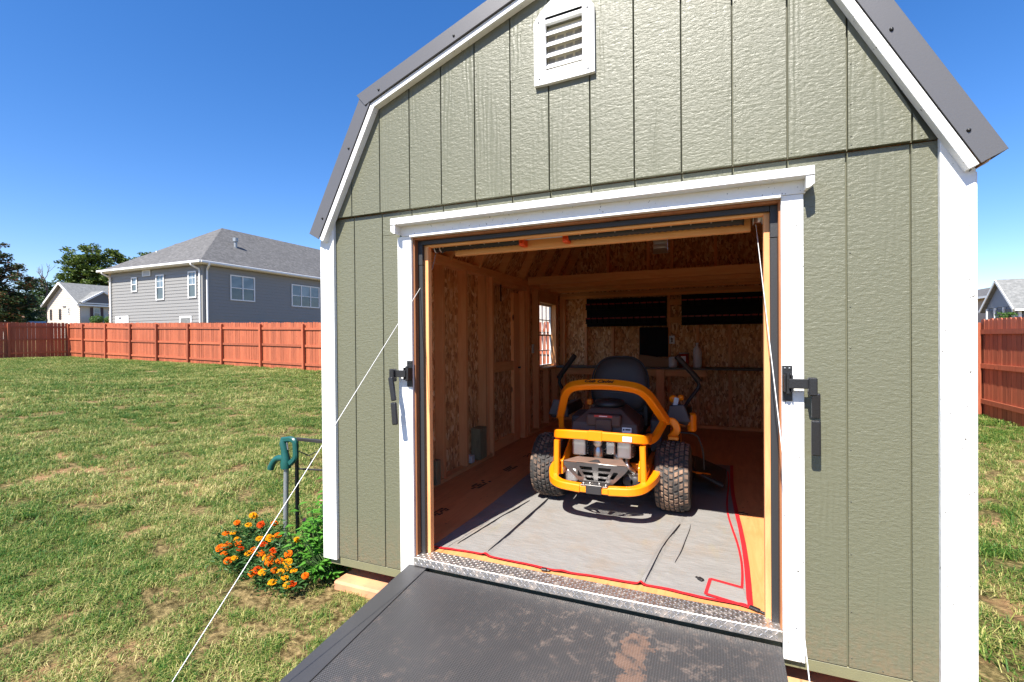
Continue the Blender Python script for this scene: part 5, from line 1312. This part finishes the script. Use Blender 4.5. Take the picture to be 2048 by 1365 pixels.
# far low white roof at the left edge
lr = thing('low_white_roof_building', 'low building with pale metal roof beyond the fence at the left edge', 'building', (-79, 28, 2)); part('wall', MB().box(-92, -77.6, 29.8, 33, 1, 3.5), 'cream_siding', lr); part('roof', MB().prism([(-92.5, 3.5), (-77.0, 3.45), (-79.5, 3.95), (-92.5, 4.15)], 29.4, 33.4, ax=1), 'pvc', lr)
# right side houses
rh = thing('blue_gabled_house', 'blue-grey gabled house with screened porch beyond the right fence', 'house', (17.2, 33, 0))
RP = lambda n_, mb, m_, b=0, parent=None: part(n_, mb, m_, parent or rh, b)
# gable end facing the camera side (-x), ridge runs along x
gx0 = 15.45; gp0, gp1, gpc = 27.3, 31.9, 29.6
RP('wall', MB().box(22.1, 34, 43.2, 46.8, -.3, 3.2), 'blue_siding')
RP('gable_wall', MB().prism([(43.1, 3.21), (46.9, 3.21), (45.0, 5.05)], 22.02, 22.3, ax=0), 'blue_siding')
rr_ = MB(); rr_.prism([(42.7, 3.05), (45.0, 5.30), (45.0, 5.14), (42.7, 2.88)][::-1], 21.8, 35, ax=0); rr_.prism([(45.0, 5.30), (47.3, 3.05), (47.3, 2.88), (45.0, 5.14)][::-1], 21.8, 35, ax=0); RP('roof', rr_, 'shingle_b')
for a, b in (((42.65, 2.93), (45.0, 5.20)), ((45.0, 5.20), (47.35, 2.93))): RP('rake_board', MB().beam((21.75, a[0], a[1]), (21.75, b[0], b[1]), .06, .16), 'pvc')
RP('gutter', MB().box(21.8, 35, 42.52, 42.68, 2.84, 2.98), 'pvc')
for y0, y1 in ((43.3, 44.3), (44.5, 45.5), (45.7, 46.7)): RP('screen', MB().box(22.0, 22.09, y0, y1, .8, 3.05), 'dark_siding')
for y in (43.2, 44.4, 45.6, 46.75): RP('porch_post', MB().box(21.94, 22.06, y-.07, y+.07, .2, 3.18), 'pvc')
for x in (22.3, 24.6, 27): RP('porch_post', MB().box(x-.08, x+.08, 43.02, 43.18, .2, 3.0), 'pvc')
for x0 in (22.45, 24.75): RP('screen', MB().box(x0, x0+2.1, 43.1, 43.19, .8, 2.95), 'dark_siding')
th = thing('tan_house', 'tan sided house with dark roof just visible between shed and blue-grey gable', 'house', (29, 56, 0))
part('wall', MB().box(25, 33, 50, 66, -.3, 4.55), 'tan_siding', th)
tr_ = MB(); tr_.prism([(24.5, 4.5), (29, 6.1), (33.5, 4.5)][::-1], 49.6, 66.4, ax=1); part('roof', tr_, 'shingle', th); part('gutter', MB().box(24.35, 24.5, 49.6, 66.4, 4.42, 4.6), 'pvc', th)
part('window', MB().box(24.93, 24.99, 53, 54, 2.4, 3.9), 'glass_dark', th)
bh = thing('cream_neighbour_house', 'cream house behind the fence seen through the shed window', 'house', (-6, 24, 0))
part('wall', MB().box(-9.5, -2, 19, 28, -.3, 4.3), 'cream_siding', bh); part('roof', MB().prism([(18.5, 4.3), (23.5, 6.6), (28.5, 4.3)][::-1], -10, -1.5, ax=0), 'shingle', bh); part('window', MB().box(-5, -4.2, 18.92, 18.99, 2.9, 3.8), 'glass_far', bh)

# ------------------------------------------------------------------ trees
def leafq(m, c, n, L, w_):
    n = Vector(n); a = n.cross(Vector((.3, .2, .9))).normalized(); b = n.cross(a).normalized()
    m.add([c-a*L*.5, c+b*w_*.5, c+a*L*.5, c-b*w_*.5], [(0, 1, 2, 3)])
def tree(name, label, cat, base, H, crown, leaf, n_clump, per, size, seed, cl=1.0, trunk_r=.25, group=None, flat_=.55, low=.3):
    """crown: list of ellipsoids (dx, dy, dz, rx, ry, rz) relative to the base"""
    q = random.Random(seed); t = thing(name, label, cat, base, group); b = Vector(base)
    tm_ = MB(); top = max(c[2]+c[5]*.5 for c in crown); lean = Vector((q.uniform(-.03, .03), q.uniform(-.03, .03), 0))*top
    pts = [b+Vector((0, 0, -.3)), b+Vector((0, 0, top*.3))+lean*.3, b+Vector((0, 0, top*.65))+lean*.6, b+Vector((0, 0, top))+lean]
    tm_.tube(pts, [trunk_r, trunk_r*.8, trunk_r*.5, trunk_r*.12], 8)
    lm_ = MB(); vols = [c[3]*c[4]*c[5] for c in crown]; tot = sum(vols)
    for ci, c in enumerate(crown):
        for k in range(max(2, int(n_clump*vols[ci]/tot))):
            d = rnd_dir(q)*q.random()**.40; cc = b+Vector((c[0]+d.x*c[3], c[1]+d.y*c[4], c[2]+d.z*c[5])); s = cl*q.uniform(.55, 1.25)
            if q.random() < .5:
                a = b+Vector((0, 0, max(.3, min(top*.9, (cc.z-b.z)-q.uniform(.5, 2.0)))))+lean*.5
                tm_.tube([a, a.lerp(cc, .5)+Vector((0, 0, .2)), cc], [.07*trunk_r/.25, .05*trunk_r/.25, .02], 5, cap=False)
            for j in range(per):
                e = rnd_dir(q)*q.random()**.45; p = cc+Vector((e.x*s, e.y*s, e.z*s*flat_)); leafq(lm_, p, rnd_dir(q)+Vector((0, 0, .5)), size*q.uniform(.7, 1.3), size*q.uniform(.4, .7))
    part('trunk', tm_, 'bark', t); tag(part('crown', lm_, leaf, t), kind='stuff'); return t
TG = 'trees beyond the fence on the left'
tree('pine_tree', 'tall pine with rounded crown rising behind the small cream house', 'tree', (-107, 50, 1), 19, [(0, 0, 15.0, 3.7, 3.6, 3.7), (-2.8, -.5, 11.6, 3.0, 3.2, 2.4), (2.8, 1.0, 11.6, 2.8, 3, 2.6), (.3, 0, 8.6, 4.8, 3.2, 2.6), (-3, -3, 6.6, 3.5, 3, 3)], 'pine_leaf', 330, 62, .44, 1, 1.05, .32, TG)
tree('pine_tree', 'open-crowned pine between the rounded pine and the grey house roof', 'tree', (-106, 57, 1), 18, [(-1.0, -2.2, 16.2, 2.3, 2.3, 2.2), (2.6, 1.5, 16.4, 2.4, 2.4, 1.8), (-2.5, -4.2, 12.5, 2.4, 2.2, 2.2), (1, 0, 12.0, 3.6, 3, 2.4)], 'pine_leaf', 190, 62, .42, 2, 1.0, .28, TG, low=.3)
tree('broadleaf_tree', 'dark tree with reddening leaves at the left edge of the view', 'tree', (-79.9, 27.6, 1), 13, [(-.3, -.3, 10.3, 2.5, 2.5, 3.4), (1.4, 1.2, 7.6, 2.2, 2.2, 2.6), (-1, -2.8, 9.0, 3, 3, 4.2), (0, 0, 4.4, 4.0, 3.8, 2.8)], 'dark_leaf', 330, 60, .30, 3, .85, .3, TG)
tree('broadleaf_tree', 'mid green bushy tree between the bare tree and the cream house', 'tree', (-86, 36.5, 1), 7, [(0, 0, 5.2, 3.0, 2.6, 2.7), (-2.5, -2.4, 3.6, 3, 2.6, 2.6), (1.4, 1.4, 7.2, 1.7, 1.7, 1.6)], 'mid_leaf', 150, 55, .30, 4, .85, .22, TG)
tree('broadleaf_tree', 'dark low tree under the bare branches left of the cream house', 'tree', (-82, 29.8, 1), 7, [(0, 0, 4.2, 3.4, 2.6, 2.6), (.6, .5, 6.0, 1.8, 1.8, 1.4)], 'mid_leaf', 120, 55, .30, 5, .85, .2, TG)
tree('broadleaf_tree', 'dark tree filling the gap behind the cream house roof', 'tree', (-110, 44.5, 1), 11, [(0, 0, 8.0, 4.0, 3.5, 4.0), (4, 5, 7.6, 3.4, 3.0, 3.4)], 'mid_leaf', 150, 55, .4, 6, 1.0, .25, TG)
bt = thing('bare_tree', 'bare grey branches of a leafless tree left of the pines', 'tree', (-77.5, 31.4, 1)); q = random.Random(9); bm_ = MB()
def branch(a, d, L, r0, dep):
    b = a+d*L; mid = a.lerp(b, .5)+rnd_dir(q)*L*.06; bm_.tube([a, mid, b], [r0, r0*.8, r0*.55], 5, cap=False)
    if dep:
        for k in range(q.choice((2, 3))): branch(a.lerp(b, q.uniform(.6, 1)), (d+rnd_dir(q)*.55+Vector((0, 0, .18))).normalized(), L*q.uniform(.55, .8), r0*.55, dep-1)
branch(Vector((-77.5, 31.4, .8)), Vector((.02, .03, 1)), 5.2, .20, 0); branch(Vector((-77.5, 31.5, 5.6)), Vector((.02, .05, .95)).normalized(), 2.8, .16, 4); part('branches', bm_, 'bark', bt)
tree('shrub_tree', 'small bright green tree in front of the blue-grey gabled house', 'tree', (13.45, 24.1, -.3), 3, [(.05, 0, 1.8, .30, .30, .8)], 'hedge_leaf', 26, 60, .09, 7, .20, .04)

# ------------------------------------------------------------------ grass: tufts instanced over the lawn
def tuft(seed, n, R_, h0):
    q = random.Random(seed); m = MB()
    for i in range(n):
        a = q.uniform(0, 6.283); r0 = R_*q.random()**.5; x, y = r0*math.cos(a), r0*math.sin(a); h = h0*q.uniform(.35, 1.35); th_ = q.uniform(0, 6.283); ln = q.uniform(.2, 1.9)
        d = Vector((math.cos(th_), math.sin(th_), 0)); s = Vector((-d.y, d.x, 0))*q.uniform(.0012, .0022); b = Vector((x, y, -.004)); m1 = b+d*h*ln*.35+Vector((0, 0, h*.62)); tp_ = b+d*h*ln+Vector((0, 0, h*(1.0-.35*ln)))
        m.add([b-s, b+s, m1+s*.8, m1-s*.8, tp_], [(0, 1, 2, 3), (3, 2, 4)])
    me = bpy.data.meshes.new('grass_tuft'); me.from_pydata(m.v, [], m.f); me.materials.append(M['grass']); return me
def in_bed(x, y):
    if -.05 < x < 3.1 and -.02 < y < 4.7: return True
    if .60 < x < 2.45 and -1.9 < y < 0: return True
    return False
def scatter(n_target, region, scale, seed):
    q = np.random.RandomState(seed); pts = []
    x0, x1, y0, y1 = region[:4]
    xs = q.uniform(x0, x1, n_target); ys = q.uniform(y0, y1, n_target); ss = q.uniform(.7, 1.3, n_target)
    for x, y, s in zip(xs, ys, ss):
        if in_bed(x, y): continue
        if y > 12.6: continue
        dx, dy = x-2.183, y+2.24; f = dx*F.x+dy*F.y; l = dx*RR.x+dy*RR.y
        if f < .2 or abs(l) > f*1.25+1.0: continue
        dist = math.hypot(dx, dy)
        if not (region[4] <= dist < region[5]): continue
        b = .45*noise.noise(Vector((x*1.1, y*1.1, 1.7)))+.95*noise.noise(Vector((x*5.6, y*5.6, 5)))
        if b > .36 and q.rand() < .92: continue
        if b > .18 and q.rand() < .6: continue
        g = gz(x, y); hs__ = (1.0 if b < 0 else .78)
        pts.append((x, y, g, s*scale, q.uniform(0, 6.283), hs__))
    return pts
allp = scatter(15000, (-5, 3, -2.2, 6, 0, 3.6), .8, 5)+scatter(20000, (-5, 3, -2.2, 6, 3.6, 5), 1.0, 1)+scatter(5200, (3, 9, -2, 8, 0, 12), 1.25, 2)+scatter(26000, (-14, 2, -2, 11, 5, 11), 1.35, 3)+scatter(26000, (-31, 7, -2, 12.5, 11, 45), 2.0, 4)
print('tufts', len(allp))
tufts = []
for i in range(4):
    o = bpy.data.objects.new('grass_tuft_source', tuft(20+i, 78, .064, .043)); tufts.append(o)
pm_ = bpy.data.meshes.new('grass'); pm_.from_pydata([p[:3] for p in allp], [], [])
for nm, ty, vals in (('sc', 'FLOAT_VECTOR', [v for p in allp for v in (p[3], p[3], p[3]*p[5]*(1 if p[3] < 1.6 else .8))]), ('rt', 'FLOAT_VECTOR', [v for p in allp for v in (0, 0, p[4])]), ('ix', 'INT', [rng.randrange(4) for _ in allp])):
    at = pm_.attributes.new(nm, ty, 'POINT'); at.data.foreach_set('vector' if ty == 'FLOAT_VECTOR' else 'value', vals)
go = bpy.data.objects.new('grass', pm_); sc.collection.objects.link(go); tag(go, 'short green and straw coloured lawn grass', 'grass', kind='stuff')
ng = bpy.data.node_groups.new('grass_scatter', 'GeometryNodeTree'); ng.interface.new_socket('Geometry', in_out='INPUT', socket_type='NodeSocketGeometry'); ng.interface.new_socket('Geometry', in_out='OUTPUT', socket_type='NodeSocketGeometry')
gi = ng.nodes.new('NodeGroupInput'); gout = ng.nodes.new('NodeGroupOutput'); m2p = ng.nodes.new('GeometryNodeMeshToPoints'); ng.links.new(gi.outputs[0], m2p.inputs[0]); m2p.inputs['Radius'].default_value = .001
def attr(nm, ty):
    x = ng.nodes.new('GeometryNodeInputNamedAttribute'); x.data_type = ty; x.inputs['Name'].default_value = nm; return x.outputs[0]
jn = ng.nodes.new('GeometryNodeJoinGeometry')
for i, o in enumerate(tufts):
    oi = ng.nodes.new('GeometryNodeObjectInfo'); oi.inputs['Object'].default_value = o; oi.inputs['As Instance'].default_value = True
    ip = ng.nodes.new('GeometryNodeInstanceOnPoints'); ng.links.new(m2p.outputs[0], ip.inputs['Points']); ng.links.new(oi.outputs['Geometry'], ip.inputs['Instance'])
    cp = ng.nodes.new('FunctionNodeCompare'); cp.data_type = 'INT'; cp.operation = 'EQUAL'
    ins = [s for s in cp.inputs if s.type == 'INT']; ng.links.new(attr('ix', 'INT'), ins[0]); ins[1].default_value = i
    ng.links.new(cp.outputs[0], ip.inputs['Selection']); ng.links.new(attr('sc', 'FLOAT_VECTOR'), ip.inputs['Scale'])
    e2r = ng.nodes.new('FunctionNodeEulerToRotation'); ng.links.new(attr('rt', 'FLOAT_VECTOR'), e2r.inputs[0]); ng.links.new(e2r.outputs[0], ip.inputs['Rotation'])
    ng.links.new(ip.outputs[0], jn.inputs[0])
ng.links.new(jn.outputs[0], gout.inputs[0]); md = go.modifiers.new('scatter', 'NODES'); md.node_group = ng
